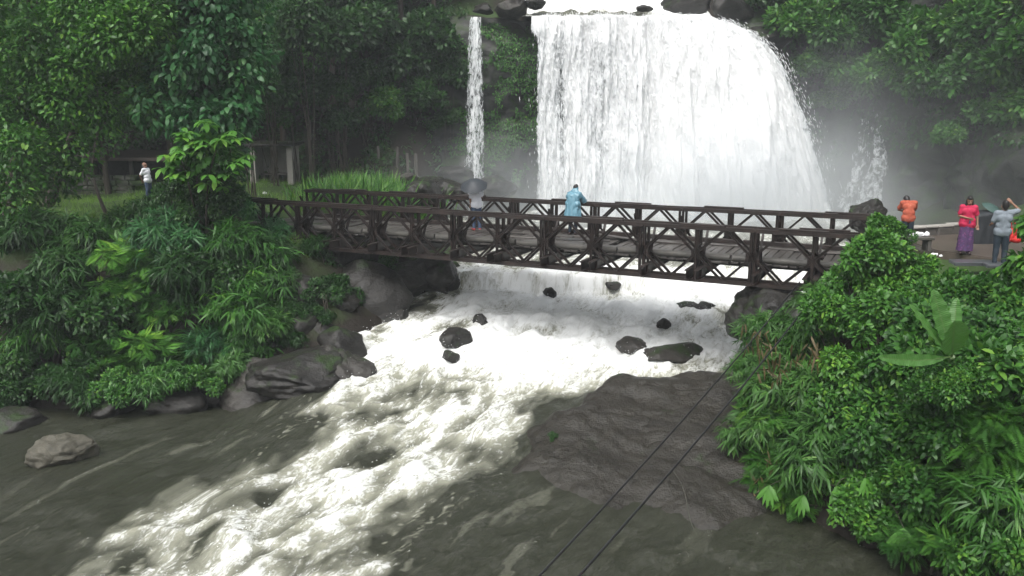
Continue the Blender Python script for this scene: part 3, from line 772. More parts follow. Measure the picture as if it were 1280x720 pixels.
led = fbm(SX * 0.5 + 0.3 * SY, SY * 0.5, 6.0, 4)
lay = (SY * 0.9 + 0.5 * SX + 1.2 * led) % 1.0
crk = np.abs(fbm(SX * 0.45 + 0.25 * SY, SY * 0.75, 14.0, 3))
top = top + 0.20 * led + 0.022 * fbm(SX * 1.1 + 0.5 * SY, SY * 2.2, 1.0, 6, 2.1, 0.6) - 0.07 * sstep(0.05, 0.0, crk) + 0.010 * fbm(SX * 9, SY * 9, 1.0, 3)
SZ = water_z(SX, SY) - 0.5 + (top - water_z(SX, SY) + 0.5) * sstep(-0.40, 1.30, sd)
keep = (sd > -0.7)
F = grid_faces(len(sx), len(sy)); F = F[keep.ravel()[F].all(1)]
tag(obj('rock_shelf', mesh_np('rock_shelf', np.stack([SX, SY, SZ], -1), [F]), M['rock_slab']), 'broad dark sloping rock shelf between the rapids and the leafy right bank', 'rock')

# ------------------------------------------------------------------ truss bridge
PH = -0.450788
LB = 14 * 1.524
br = empty('truss_bridge', (-8.65278 - 1.524 * math.cos(PH), 29.8618 - 1.524 * math.sin(PH), 0), PH)
tag(br, 'rusty brown steel panel truss bridge with plank deck crossing the river', 'bridge')
ZT, ZB = 1.05, -0.50
steel = M['rust_steel']
def cham(size): return bevel_box('bar', size, 0.008)
me_chord = MB()
for s in (-1, 1):                        # two channels back to back, with lips
    me_chord.box((0, s * 0.062, 0), (3.04, 0.012, 0.105)); me_chord.box((0, s * 0.045, 0.047), (3.036, 0.034, 0.010)); me_chord.box((0, s * 0.045, -0.047), (3.036, 0.034, 0.010))
for q in np.linspace(-1.4, 1.4, 7): me_chord.box((q, 0, 0), (0.09, 0.112, 0.085))
me_chord = me_chord.mesh('chord')
zc_t, zc_b = ZT - 0.055, ZB + 0.055; zm = (zc_t + zc_b) / 2
def ibeam(L, w, h, name):
    m = MB(); m.box((0, 0, 0), (L, w * 0.14, h)); m.box((0, 0, h / 2), (L + 0.002, w, h * 0.12)); m.box((0, 0, -h / 2), (L + 0.002, w, h * 0.12)); return m.mesh(name)
me_post = ibeam(zc_t - zc_b - 0.10, 0.076, 0.062, 'post')
dl = math.hypot(0.762, zc_t - zm)
me_diag = ibeam(dl - 0.10, 0.076, 0.055, 'brace')
me_guss = bevel_box('gusset', (0.26, 0.012, 0.28), 0.004)
me_pin = MB().tube([(0, -0.11, 0), (0, 0.11, 0)], 0.035, 10).mesh('pin', True)
me_bolt = bevel_box('bolt_plate', (1.25, 0.12, 0.045), 0.006)
rowsY = [-0.08, 0.34, 4.10, 4.52]
for r, yy in enumerate(rowsY):
    for k in range(7):
        x0 = k * 3.048
        pn = empty('truss_panel', (x0 + 1.524, yy, 0)); pn.parent = br
        for z, nm in ((zc_t, 'top_chord'), (zc_b, 'bottom_chord')):
            c = obj(nm, me_chord, steel, pn, (0, 0, z + rng.normal(0, 0.003)))
        for q in (-1.47, 0.0, 1.47):
            obj('post', me_post, steel, pn, (q, 0, zm), (0, PI / 2, 0))
        for half in (-1, 1):
            for sx_ in (-1, 1):
                for sz in (-1, 1):
                    xa = half * 0.762; xb = xa + sx_ * 0.762
                    a = np.array([xa, 0, zc_t if sz > 0 else zc_b]); b = np.array([xb * 0.985, 0, zm])
                    v = b - a
                    obj('brace', me_diag, steel, pn, tuple((a + b) / 2), (0, -math.atan2(v[2], v[0]), 0))
        for q in (-1.47, 0.0, 1.47):
            obj('gusset', me_guss, steel, pn, (q, 0, zm))
        if r in (0, 3) or k % 2 == 0:
            obj('bolt_plate', me_bolt, steel, pn, (rng.uniform(-0.5, 0.5), 0, ZT + 0.024), (0, rng.normal(0, 0.004), 0))
        obj('pin', me_pin, steel, pn, (-1.5, 0, zc_t)); obj('pin', me_pin, steel, pn, (-1.5, 0, zc_b))
# transoms, rakers, tie frames, stringers
me_tr = ibeam(5.5, 0.11, 0.25, 'transom')
me_rk = ibeam(0.92, 0.06, 0.05, 'raker')
me_tie = MB()
for s in (-1, 1): me_tie.box((0, s * 0.19, 0), (0.05, 0.04, 0.5))
for z in (-0.22, 0.22): me_tie.box((0, 0, z), (0.046, 0.42, 0.05))
me_tie = me_tie.mesh('tie_frame')
for i in range(15):
    x = i * 1.524
    for dx in ((0.13,) if i % 2 == 0 else (-0.13, 0.13)):
        if 0.05 < x + dx < LB - 0.05:
            obj('transom', me_tr, steel, br, (x + dx, 2.22, -0.255), (0, 0, PI / 2))
    for yb, s in ((0.34, 1), (4.10, -1)):
        obj('raker', me_rk, steel, br, (x + 0.1, yb + s * 0.25, 0.42), (0, math.radians(62), PI / 2 if s < 0 else -PI / 2))
    for yb in (0.13, 4.31):
        obj('tie_frame', me_tie, steel, br, (x + (0.05 if i < 14 else -0.05), yb, 0.70))
        obj('transom_clamp', bevel_box('transom_clamp', (0.16, 0.30, 0.30), 0.01), steel, br, (x + (0.12 if i < 14 else -0.12), yb - 0.05, -0.26))
me_str = ibeam(LB, 0.08, 0.10, 'stringer')
for yb in (0.85, 1.75, 2.7, 3.6): obj('stringer', me_str, steel, br, (LB / 2, yb, -0.085))
# deck: each plank of its own
deck = empty('deck', (0, 0, 0)); deck.parent = br
pl_me = [bevel_box('plank', (0.205, 3.42 + 0.06 * k, 0.05), 0.008, 0.0025) for k in range(5)]
x = 0.11; i = 0
while x < LB - 0.05:
    if rng.random() > 0.035:
        obj('plank', pl_me[rng.integers(5)], M['deck_wood'], deck, (x, 2.22 + rng.normal(0, 0.03), -0.001 + rng.uniform(-0.004, 0.012)), (rng.normal(0, 0.003), rng.normal(0, 0.012), rng.normal(0, 0.010)))
    x += 0.218 + abs(rng.normal(0, 0.006)); i += 1
# running boards laid lengthwise on top, worn and lifting
rb = [bevel_box('running_board', (2.6 + 0.3 * k, 0.24, 0.04), 0.008, 0.003) for k in range(4)]
for yb in (1.15, 1.42, 3.0, 3.27):
    x = 0.4
    while x < LB - 2.4:
        L = 2.9
        if rng.random() > 0.22:
            obj('running_board', rb[rng.integers(4)], M['deck_wood'], deck, (x + L / 2, yb + rng.normal(0, 0.03), 0.052 + abs(rng.normal(0, 0.01))), (rng.normal(0, 0.03), rng.normal(0, 0.008), rng.normal(0, 0.025)))
        x += L + rng.uniform(0.05, 0.3)
for x, yb, rz, ry in [(10.6, 1.6, 0.25, 0.03), (11.4, 2.3, -0.15, -0.04), (12.7, 1.9, 0.4, 0.02), (9.4, 2.6, 0.1, -0.03), (13.6, 2.9, -0.2, 0.03)]:
    obj('loose_board', bevel_box('loose_board', (1.7, 0.16, 0.035), 0.006, 0.004), M['deck_wood'], deck, (x, yb, 0.13), (0.08, ry, rz))
# kerb pipes along the near edge, a steel kerb along the far one
cuts = [0.2, 3.2, 5.25, 8.1, 11.0, 14.3, 17.6, 20.9]
for a, b in zip(cuts[:-1], cuts[1:]):
    L = b - a - 0.08; dz = rng.normal(0, 0.012)
    m = MB().tube([(-L / 2, 0, 0), (L / 2, 0, 0)], 0.088, 14); m.tube([(-L / 2 - 0.002, 0, 0), (-L / 2 + 0.10, 0, 0)], 0.102, 14)
    obj('kerb_pipe', m.mesh('kerb_pipe', True), M['kerb_pipe'], br, ((a + b) / 2, 0.60, 0.118 + dz), (0, rng.normal(0, 0.006), rng.normal(0, 0.006)))
for a in np.arange(0.3, LB - 2, 3.4):
    obj('kerb_beam', bevel_box('kerb_beam', (3.2, 0.15, 0.14), 0.01), steel, br, (a + 1.6, 3.82, 0.10), (0, 0, rng.normal(0, 0.006)))
# abutments
def bl(x, y, z): return br.matrix_basis @ Vector((x, y, z))
for x, lab in ((-0.9, 'old concrete abutment under the left end of the bridge'), (LB + 0.55, 'old concrete abutment under the right end of the bridge')):
    p = Matrix.Translation((-8.65278 - 1.524 * math.cos(PH), 29.8618 - 1.524 * math.sin(PH), 0)) @ Matrix.Rotation(PH, 4, 'Z') @ Vector((x, 2.22, 0))
    m = MB(); m.box((0, 0, -1.3), (2.3, 5.6, 1.55)); m.box((0.0, 0, -3.0), (2.7, 6.0, 1.86)); me = m.mesh('abutment')
    tag(obj('abutment', me, M['concrete_old'], None, (p.x, p.y, 0), (0, 0, PH)), lab, 'abutment')
BRM = Matrix.Translation((-8.65278 - 1.524 * math.cos(PH), 29.8618 - 1.524 * math.sin(PH), 0)) @ Matrix.Rotation(PH, 4, 'Z')
# ------------------------------------------------------------------ foliage
def tmpl(prof, droop, fold=0.0):
    """leaf along +x: prof [(x, halfwidth)], 2 rails and end points"""
    V = [(0, 0, 0)]; F3 = []; F4 = []
    for x, w in prof: V += [(x, w, -droop * x * x + fold * w), (x, -w, -droop * x * x + fold * w)]
    V.append((1, 0, -droop))
    n = len(prof); e = len(V) - 1
    F3.append((0, 2, 1))
    for i in range(n - 1): F4.append((1 + 2 * i, 2 + 2 * i, 4 + 2 * i, 3 + 2 * i))
    F3.append((2 * n - 1, 2 * n, e))
    return np.array(V, float), np.array(F3), np.array(F4).reshape(-1, 4)
T_OV = tmpl([(0.3, 0.22), (0.68, 0.19)], 0.14, 0.25)
T_BIG = tmpl([(0.22, 0.17), (0.5, 0.25), (0.8, 0.15)], 0.22, 0.3)
T_BAM = tmpl([(0.22, 0.060), (0.6, 0.052)], 0.30)
T_GR = tmpl([(0.4, 0.018), (0.75, 0.012)], 0.35)
def t_pinnate(pairs=12):
    V = []; F4 = []
    for k in range(pairs):
        x = 0.14 + 0.84 * k / (pairs - 1); l = 0.30 * (1 - 0.55 * abs(2 * k / (pairs - 1) - 0.9))
        for s in (-1, 1):
            b = len(V); d = np.array([0.35, s * 0.94, -0.12]); p = np.array([x, 0, -0.16 * x * x]); q = np.array([0.94, -s * 0.35, 0])
            V += [p, p + d * l * 0.5 + q * l * 0.15, p + d * l, p + d * l * 0.5 - q * l * 0.15]
            F4.append((b, b + 1, b + 2, b + 3))
    return np.array(V), np.zeros((0, 3), int), np.array(F4)
T_PIN = t_pinnate()
def unit(a): return a / np.maximum(np.linalg.norm(a, axis=-1, keepdims=True), 1e-9)
def leaves(T, P, D, U, S, tint):
    D = unit(D); Y = unit(np.cross(U, D)); Z = np.cross(D, Y)
    tv, f3, f4 = T; n = len(P); k = len(tv)
    V = P[:, None] + S[:, None, None] * (tv[None, :, 0, None] * D[:, None] + tv[None, :, 1, None] * Y[:, None] + tv[None, :, 2, None] * Z[:, None])
    off = (np.arange(n) * k)[:, None, None]
    F = [(f[None] + off).reshape(-1, f.shape[1]) for f in (f3, f4) if len(f)]
    return V.reshape(-1, 3), F, np.repeat(tint, k)
def join(parts):
    Vs, F3, F4, Ts = [], [], [], []; b = 0
    for V, F, t in parts:
        Vs.append(V); Ts.append(t)
        for f in F: (F3 if f.shape[1] == 3 else F4).append(f + b)
        b += len(V)
    return np.concatenate(Vs), [np.concatenate(f) for f in (F3, F4) if f], np.concatenate(Ts)
def crown(name, clumps, style, n, size, g, flat=1.0, outer=0.72, droop=0.35):
    """clumps: (c (3), r). Leaves sit on the clumps' shells, denser above, so gaps and dark hollows stay between."""
    cc = np.array([c for c, r in clumps], float); rr = np.array([r for c, r in clumps], float)
    w = rr ** 2; w /= w.sum()
    def shell(m):
        i = g.choice(len(rr), m, p=w)
        v = g.normal(size=(m, 3)); v[:, 2] = v[:, 2] + 0.35; v = unit(v)
        rad = rr[i] * g.uniform(outer, 1.08, m)
        q = v * rad[:, None]; q[:, 2] *= flat
        return cc[i] + q, v, i
    ctint = g.uniform(-0.16, 0.16, len(rr))
    if style == 'bamboo':
        m = n // 6
        P, v, i = shell(m)
        az = g.uniform(0, 2 * PI, m)
        main = unit(np.stack([np.cos(az), np.sin(az), np.full(m, -0.15)], -1) + v * 0.9)
        parts = []
        P6 = np.repeat(P, 6, 0); D6 = np.repeat(main, 6, 0) + g.normal(0, 0.42, (m * 6, 3)); D6[:, 2] -= 0.55
        P6 = P6 + np.repeat(main, 6, 0) * (np.tile(np.arange(6), m) * 0.035 * size / 0.3)[:, None]
        U6 = g.normal(0, 0.35, (m * 6, 3)) + np.array([0, 0, 1.0]) + 0.5 * np.repeat(v, 6, 0)
        S6 = size * g.uniform(0.6, 1.2, m * 6)
        t = np.clip(0.42 + np.repeat(ctint[i], 6) + g.normal(0, 0.15, m * 6), 0, 1)
        V, F, T = leaves(T_BAM, P6, D6, U6, S6, t)
        return mesh_np(name, V, F, True, {'tint': T})
    P, v, i = shell(n)
    t = np.clip(0.38 + 1.4 * ctint[i] + g.normal(0, 0.2, n), 0, 1)
    t = np.where(g.random(n) < 0.03, np.clip(t + 0.4, 0, 1), t)
    D = v * 0.75 + g.normal(0, 0.55, (n, 3)); D[:, 2] -= droop
    U = v * 0.55 + g.normal(0, 0.35, (n, 3)) + np.array([0, 0, 0.8])
    S = size * g.uniform(0.65, 1.25, n)
    if style == 'pinnate':
        D[:, 2] *= 0.5; U = g.normal(0, 0.22, (n, 3)) + np.array([0, 0, 1.0])
    V, F, T = leaves({'ovate': T_OV, 'big': T_BIG, 'pinnate': T_PIN}[style], P, D, U, S, t)
    return mesh_np(name, V, F, True, {'tint': T})
def shrub_clumps(g, k=15, flat=0.8):
    out = []
    for _ in range(k):
        v = unit(g.normal(size=3)); v[2] = abs(v[2]) * 0.9 - 0.35
        out.append((v * np.array([1, 1, flat]) * g.uniform(0.30, 0.95), g.uniform(0.16, 0.40)))
    return out
def tier_clumps(g, k=11):
    out = []
    for _ in range(k):
        a = g.uniform(0, 2 * PI); r = g.uniform(0.15, 0.85)
        out.append((np.array([math.cos(a) * r, math.sin(a) * r, g.choice([-0.32, 0.0, 0.3]) + g.normal(0, 0.05) - 0.18 * r]), g.uniform(0.25, 0.42)))
    return out
G4 = np.random.default_rng(21)
SV = {}                       # shrub foliage variants, built at about 1 m radius
for st, num, n, size, kw in [('ovate', 5, 4300, 0.135, {}), ('big', 3, 900, 0.34, dict(droop=0.6)), ('pinnate', 3, 620, 0.40, dict(flat=0.35)), ('bamboo', 4, 3000, 0.34, {})]:
    SV[st] = [crown('foliage_' + st, tier_clumps(G4) if st == 'pinnate' else shrub_clumps(G4), st, n, size, G4, **kw) for _ in range(num)]
SV['round'] = [crown('foliage_round', shrub_clumps(G4), 'ovate', 3600, 0.19, G4, droop=0.15) for _ in range(3)]
def variant(me, mat):
    key = me.name + '|' + mat
    if key not in variant.d:
        m = me.copy(); m.materials.clear(); m.materials.append(M[mat]); variant.d[key] = m
    return variant.d[key]
variant.d = {}
def find_base(c, r):
    best = None
    for dist in np.arange(0, 5.1, 0.4):
        for a in np.arange(0, 2 * PI, PI / 6):
            x, y = c[0] + dist * math.cos(a), c[1] + dist * math.sin(a) * 0.8 + dist * 0.3
            z = gz(x, y)
            cost = abs(z - (c[2] - 0.9 * r)) + 0.5 * dist
            if z > c[2] + 0.3 * r: cost += 2
            if gsamp(GD, x, y) < 0.1: cost += 6
            if best is None or cost < best[0]: best = (cost, x, y, z)
        if best[0] < 0.5 * dist: break
    return np.array(best[1:])
def stems(base, c, r, n, rad, mat, parent, g, name='stem', sag=0.25):
    m = MB()
    for k in range(n):
        e = c + unit(g.normal(size=3)) * r * np.array([0.7, 0.7, 0.5]) * g.uniform(0.5, 1.0)
        b = base + np.array([g.normal(0, 0.10), g.normal(0, 0.10), -0.12])
        t = np.linspace(0, 1, 7)[:, None]
        mid = (b + e) / 2 + g.normal(0, 0.15, 3) * r + np.array([0, 0, sag * r])
        P = (1 - t) ** 2 * b + 2 * t * (1 - t) * mid + t * t * e
        m.tube(P - base, np.linspace(rad, rad * 0.25, 7), 5, False)
    return obj(name, m.mesh(name, True), M[mat], parent)
def shrub(c, r, style, mat, label, group, name='shrub', sc=(1, 1, 1), nst=5, base=None):
    c = np.array(c, float)
    b = find_base(c, r) if base is None else np.array(base, float)
    t = empty(name, tuple(b)); tag(t, label, 'bamboo' if 'bamboo' in name else 'shrub', group)
    stems(b, c, r, nst, 0.022 * (0.6 + r * 0.5), 'bark', t, G4)
    me = variant(SV[style][G4.integers(len(SV[style]))], mat)
    obj('foliage', me, None, t, tuple(c - b), (G4.normal(0, 0.15), G4.normal(0, 0.15), G4.uniform(0, 6.28)), tuple(r * np.array(sc) * G4.uniform(0.92, 1.1, 3)))
    return t
# ---- right bank in front
RB = [
 (1100, 318, 19.6, 0.85, 'round', 'leaf_bright'), (1075, 352, 19.3, 0.9, 'ovate', 'leaf_bright'), (1140, 345, 19.4, 0.9, 'ovate', 'leaf_bright'),
 (1045, 395, 18.9, 0.95, 'ovate', 'leaf_bright'), (1110, 395, 18.6, 1.0, 'ovate', 'leaf_bright'), (1180, 372, 18.9, 0.95, 'ovate', 'leaf_mid'),
 (1240, 372, 18.6, 0.95, 'round', 'leaf_mid'), (1290, 395, 17.8, 1.1, 'ovate', 'leaf_mid'), (985, 425, 19.0, 0.9, 'bamboo', 'leaf_bamboo'), (952, 455, 19.2, 0.7, 'bamboo', 'leaf_bamboo'),
 (1035, 375, 19.9, 0.7, 'bamboo', 'leaf_bamboo'), (1000, 492, 18.4, 1.05, 'bamboo', 'leaf_bamboo'), (1065, 470, 18.0, 1.0, 'ovate', 'leaf_bright'), (1120, 470, 17.6, 1.0, 'ovate', 'leaf_mid'),
 (1245, 455, 17.0, 1.15, 'round', 'leaf_mid'), (950, 540, 18.2, 0.75, 'bamboo', 'leaf_bamboo'), (1035, 555, 17.3, 1.05, 'bamboo', 'leaf_bamboo'), (975, 590, 17.5, 0.85, 'pinnate', 'leaf_bright'),
 (960, 520, 18.5, 0.8, 'pinnate', 'leaf_mid'), (1105, 545, 16.5, 1.0, 'ovate', 'leaf_mid'), (1180, 530, 16.4, 1.05, 'ovate', 'leaf_mid'), (1265, 545, 15.8, 1.15, 'pinnate', 'leaf_bright'),
 (1010, 618, 16.8, 0.75, 'pinnate', 'leaf_bright'), (1075, 618, 16.0, 0.85, 'ovate', 'leaf_bright'), (1145, 605, 15.5, 0.95, 'ovate', 'leaf_mid'), (1215, 610, 15.2, 1.0, 'pinnate', 'leaf_mid'),
 (1175, 672, 14.4, 0.8, 'pinnate', 'leaf_mid'), (1240, 680, 13.9, 0.95, 'ovate', 'leaf_mid'), (1290, 620, 14.4, 1.0, 'bamboo', 'leaf_mid'), (1285, 700, 13.4, 0.9, 'bamboo', 'leaf_mid'), (1095, 655, 15.2, 0.6, 'round', 'leaf_bright'),
 (1010, 400, 19.9, 0.8, 'ovate', 'leaf_mid'), (1210, 420, 18.0, 1.0, 'ovate', 'leaf_mid'), (1160, 430, 18.2, 1.0, 'round', 'leaf_mid'), (1080, 510, 17.6, 1.0, 'ovate', 'leaf_mid'), (1300, 480, 16.6, 1.0, 'ovate', 'leaf_mid')]
KL = {'round': ('round leaved green shrub on the leafy right bank', 'round leaved shrubs on the right bank'), 'ovate': ('dense small leaved green shrub on the leafy right bank', 'small leaved shrubs on the right bank'),
      'bamboo': ('low bamboo clump with narrow drooping leaves on the right bank', 'bamboo clumps on the right bank'), 'pinnate': ('feathery shrub with long divided leaves on the right bank', 'feathery shrubs on the right bank')}
ADJ = {'leaf_bright': 'bright green', 'leaf_mid': 'mid green', 'leaf_dark': 'dark', 'leaf_blue': 'bluish green', 'leaf_bamboo': 'pale'}
KND = {'round': 'round leaved shrub', 'ovate': 'small leaved shrub', 'bamboo': 'bamboo clump', 'pinnate': 'feathery shrub', 'big': 'broad leaved shrub'}
LMR = [(1190, 420, 'beside the banana plant'), (1065, 345, 'hiding the right bridge end'), (1030, 390, 'below the right bridge end'), (950, 480, 'beside the black cables'), (945, 560, 'beside the rock shelf'), (1000, 625, 'hanging over the dark water'), (1075, 470, 'halfway up the right bank'),
       (1160, 600, 'among the drooping pointed leaves'), (1240, 345, 'below the paving edge'), (1140, 350, 'below the bench'), (1250, 690, 'at the foot of the right bank'), (1270, 470, 'below the person in grey'), (1100, 540, 'below the banana plant'), (1270, 560, 'deep in the right bank thicket')]
LML = [(310, 300, 'beside the left bridge end'), (300, 425, 'above the cracked grey boulder'), (175, 430, 'over the calm dark water'), (55, 290, 'at the edge of the grass'), (30, 430, 'in deep shade at the left waterline'), (235, 330, 'below the bright broad leaved shrub'), (110, 460, 'above the pale lone boulder'),
       (160, 325, 'before the grass where the sapling stands'), (250, 250, 'at the foot of the tall drooping tree'), (100, 385, 'halfway down the left bank')]
LMC = [(990, 40, 'beside the bulging edge of the fall'), (1060, 90, 'above the side waterfall'), (1080, 20, 'high over the side waterfall'), (1160, 60, 'right of the side waterfall'), (1210, 150, 'low on the misty cliff'), (1270, 60, 'high above the paving')]
LMD = [(345, 110, 'above the shelter'), (400, 40, 'high on the dark slope'), (430, 140, 'above the fence posts'), (500, 70, 'under the tall forest trees'), (555, 100, 'beside the narrow waterfall')]
def lab_for(px, py, st, mt, LM):
    return ADJ[mt] + ' ' + KND[st] + ' ' + min(LM, key=lambda q: (q[0] - px) ** 2 + (q[1] - py) ** 2)[2]
def bank(px, py, y, r):
    h = hit(px, py)
    if h is not None and h[1] < y + 0.6: y = h[1] - 0.35 * r
    elif h is not None and h[1] < y + 6: y = max(y, h[1] - 2.2)
    return at_y(px, py, y)
for px, py, y, r, st, mt in RB:
    shrub(bank(px, py, y, r), r, st, mt, lab_for(px, py, st, mt, LMR), KL[st][1], 'bamboo_clump' if st == 'bamboo' else 'shrub')
for px, py, y, r, mt in [(962, 412, 20.7, 0.72, 'leaf_bamboo'), (990, 442, 20.0, 0.85, 'leaf_bamboo'), (942, 458, 20.0, 0.55, 'leaf_bamboo'), (958, 505, 19.3, 0.75, 'leaf_bamboo'), (1012, 384, 20.9, 0.55, 'leaf_bamboo'), (1030, 420, 20.0, 0.8, 'leaf_bamboo')]:
    shrub(at_y(px, py, y), r, 'bamboo', mt, 'light bamboo clump leaning out over the black cables', 'bamboo over the cables', 'bamboo_clump')
shrub(at_y(1118, 292, 20.4), 0.45, 'ovate', 'leaf_mid', 'thin leafy shoots before the person in orange', None)
shrub(at_y(1105, 280, 20.3), 0.42, 'round', 'leaf_bright', 'top leafy shoots of the bush that hides the bridge end', None)
shrub(at_y(1300, 283, 17.2), 0.6, 'big', 'leaf_bright', 'bright broad leaved bush beside the person in the grey shirt', None)
shrub(at_y(1284, 335, 17.0), 0.5, 'big', 'leaf_bright', 'lower broad leaved bush before the paving edge', None)
shrub(at_y(905, 620, 17.6), 0.42, 'ovate', 'leaf_dark', 'small dark bush at the foot of the rock shelf', None)
shrub(at_y(870, 628, 17.4), 0.30, 'ovate', 'leaf_dark', 'tiny dark tuft growing out of the rock shelf', None)
shrub(at_y(690, 545, 19.6), 0.13, 'ovate', 'leaf_dark', 'little green sprig in a crack of the rock shelf', None, nst=2, base=at_y(690, 549, 19.6))
# ---- left bank in front
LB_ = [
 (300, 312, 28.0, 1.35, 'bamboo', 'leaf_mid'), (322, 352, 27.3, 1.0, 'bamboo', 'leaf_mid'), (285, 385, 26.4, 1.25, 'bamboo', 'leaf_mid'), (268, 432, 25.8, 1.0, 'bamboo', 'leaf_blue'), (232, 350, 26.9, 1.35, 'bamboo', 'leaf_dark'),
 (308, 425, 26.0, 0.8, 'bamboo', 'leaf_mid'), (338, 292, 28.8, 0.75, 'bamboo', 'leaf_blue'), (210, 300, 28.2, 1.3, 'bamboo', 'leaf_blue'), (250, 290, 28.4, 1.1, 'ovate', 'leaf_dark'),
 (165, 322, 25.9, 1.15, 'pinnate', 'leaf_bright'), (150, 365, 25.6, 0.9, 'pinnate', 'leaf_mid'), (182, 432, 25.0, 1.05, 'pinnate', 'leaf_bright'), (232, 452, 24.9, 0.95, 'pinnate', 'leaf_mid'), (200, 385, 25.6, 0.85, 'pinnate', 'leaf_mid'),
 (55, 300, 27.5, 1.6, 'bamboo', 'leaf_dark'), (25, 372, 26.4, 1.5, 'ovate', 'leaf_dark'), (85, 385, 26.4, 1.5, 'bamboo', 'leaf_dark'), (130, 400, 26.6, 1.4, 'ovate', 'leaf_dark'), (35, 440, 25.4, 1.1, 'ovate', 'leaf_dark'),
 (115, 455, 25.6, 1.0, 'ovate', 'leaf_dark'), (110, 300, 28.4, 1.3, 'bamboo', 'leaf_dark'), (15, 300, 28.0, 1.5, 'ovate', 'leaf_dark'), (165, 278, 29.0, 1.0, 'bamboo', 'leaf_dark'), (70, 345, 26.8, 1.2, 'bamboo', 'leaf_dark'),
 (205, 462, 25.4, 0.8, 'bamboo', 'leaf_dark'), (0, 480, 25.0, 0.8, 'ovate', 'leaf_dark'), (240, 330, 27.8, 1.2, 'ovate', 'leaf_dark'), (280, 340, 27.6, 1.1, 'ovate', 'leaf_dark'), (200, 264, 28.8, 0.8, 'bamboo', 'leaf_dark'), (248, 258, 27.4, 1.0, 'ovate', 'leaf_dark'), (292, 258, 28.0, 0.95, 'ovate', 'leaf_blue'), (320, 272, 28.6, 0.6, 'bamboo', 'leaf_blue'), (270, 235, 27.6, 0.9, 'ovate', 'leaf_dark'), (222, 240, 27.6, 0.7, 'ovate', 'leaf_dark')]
KL2 = {'ovate': ('dark small leaved shrub on the steep left bank', 'small leaved shrubs on the left bank'), 'bamboo': ('bamboo clump with narrow hanging leaves on the left bank', 'bamboo clumps on the left bank'),
       'pinnate': ('tiered feathery branch shrub reaching over the calm water on the left', 'feathery shrubs on the left bank')}
for px, py, y, r, st, mt in LB_:
    shrub(bank(px, py, y, r), r, st, mt, lab_for(px, py, st, mt, LML), KL2[st][1], 'bamboo_clump' if st == 'bamboo' else 'shrub')
for px, py, y, r, st, mt in [(45, 478, 23.4, 0.85, 'ovate', 'leaf_dark'), (95, 482, 23.2, 0.8, 'bamboo', 'leaf_dark'), (150, 478, 23.2, 0.8, 'ovate', 'leaf_mid'), (200, 476, 23.1, 0.75, 'bamboo', 'leaf_mid'), (245, 474, 23.4, 0.7, 'ovate', 'leaf_mid'), (285, 462, 24.1, 0.7, 'bamboo', 'leaf_bamboo'), (0, 500, 23.1, 0.8, 'ovate', 'leaf_dark'), (120, 430, 24.0, 0.9, 'pinnate', 'leaf_mid'), (60, 420, 24.1, 1.0, 'bamboo', 'leaf_mid'), (325, 405, 25.1, 0.75, 'bamboo', 'leaf_bamboo')]:
    shrub(at_y(px, py, y), r, st, mt, lab_for(px, py, st, mt, [(60, 480, 'trailing over the dark left waterline'), (200, 478, 'trailing over the calm water'), (300, 440, 'hanging above the cracked boulder')]), 'overhanging shrubs at the left waterline', 'bamboo_clump' if st == 'bamboo' else 'shrub')
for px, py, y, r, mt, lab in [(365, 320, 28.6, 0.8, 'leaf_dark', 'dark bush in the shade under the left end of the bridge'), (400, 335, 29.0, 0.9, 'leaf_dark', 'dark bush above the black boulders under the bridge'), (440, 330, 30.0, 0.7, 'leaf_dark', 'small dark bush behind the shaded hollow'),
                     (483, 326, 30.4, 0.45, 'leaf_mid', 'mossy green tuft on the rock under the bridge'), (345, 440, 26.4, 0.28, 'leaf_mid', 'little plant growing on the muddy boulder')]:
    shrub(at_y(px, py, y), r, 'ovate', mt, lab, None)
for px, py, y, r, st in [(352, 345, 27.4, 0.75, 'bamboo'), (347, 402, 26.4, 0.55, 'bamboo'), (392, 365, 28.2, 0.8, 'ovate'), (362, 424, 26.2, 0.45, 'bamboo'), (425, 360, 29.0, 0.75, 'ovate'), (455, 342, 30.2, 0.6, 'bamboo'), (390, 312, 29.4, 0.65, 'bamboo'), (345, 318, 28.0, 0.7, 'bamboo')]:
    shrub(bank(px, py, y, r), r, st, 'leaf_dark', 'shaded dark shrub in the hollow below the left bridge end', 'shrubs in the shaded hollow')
for px, py, r, lab in [(372, 402, 0.75, 'dark mossy boulder on the slope of the shaded hollow'), (345, 425, 0.6, 'smaller dark boulder tucked under the hanging bamboo'), (405, 415, 0.6, 'dark boulder resting above the muddy boulder'), (365, 362, 0.8, 'dark boulder high in the shaded hollow'), (420, 378, 0.6, 'dark wedge shaped boulder below the left abutment')]:
    h_ = hit(px, py); rock('boulder', h_ + np.array([0, 0.25, -0.1]), (r * 1.2, r, r * 0.7), 'rock_dark', lab)
for px, py, r in [(385, 385, 0.5), (350, 385, 0.55), (402, 395, 0.45), (335, 375, 0.6)]:
    shrub(bank(px, py, 28, r), r, 'ovate', 'leaf_dark', 'shaded dark shrub in the hollow below the left bridge end', 'shrubs in the shaded hollow')
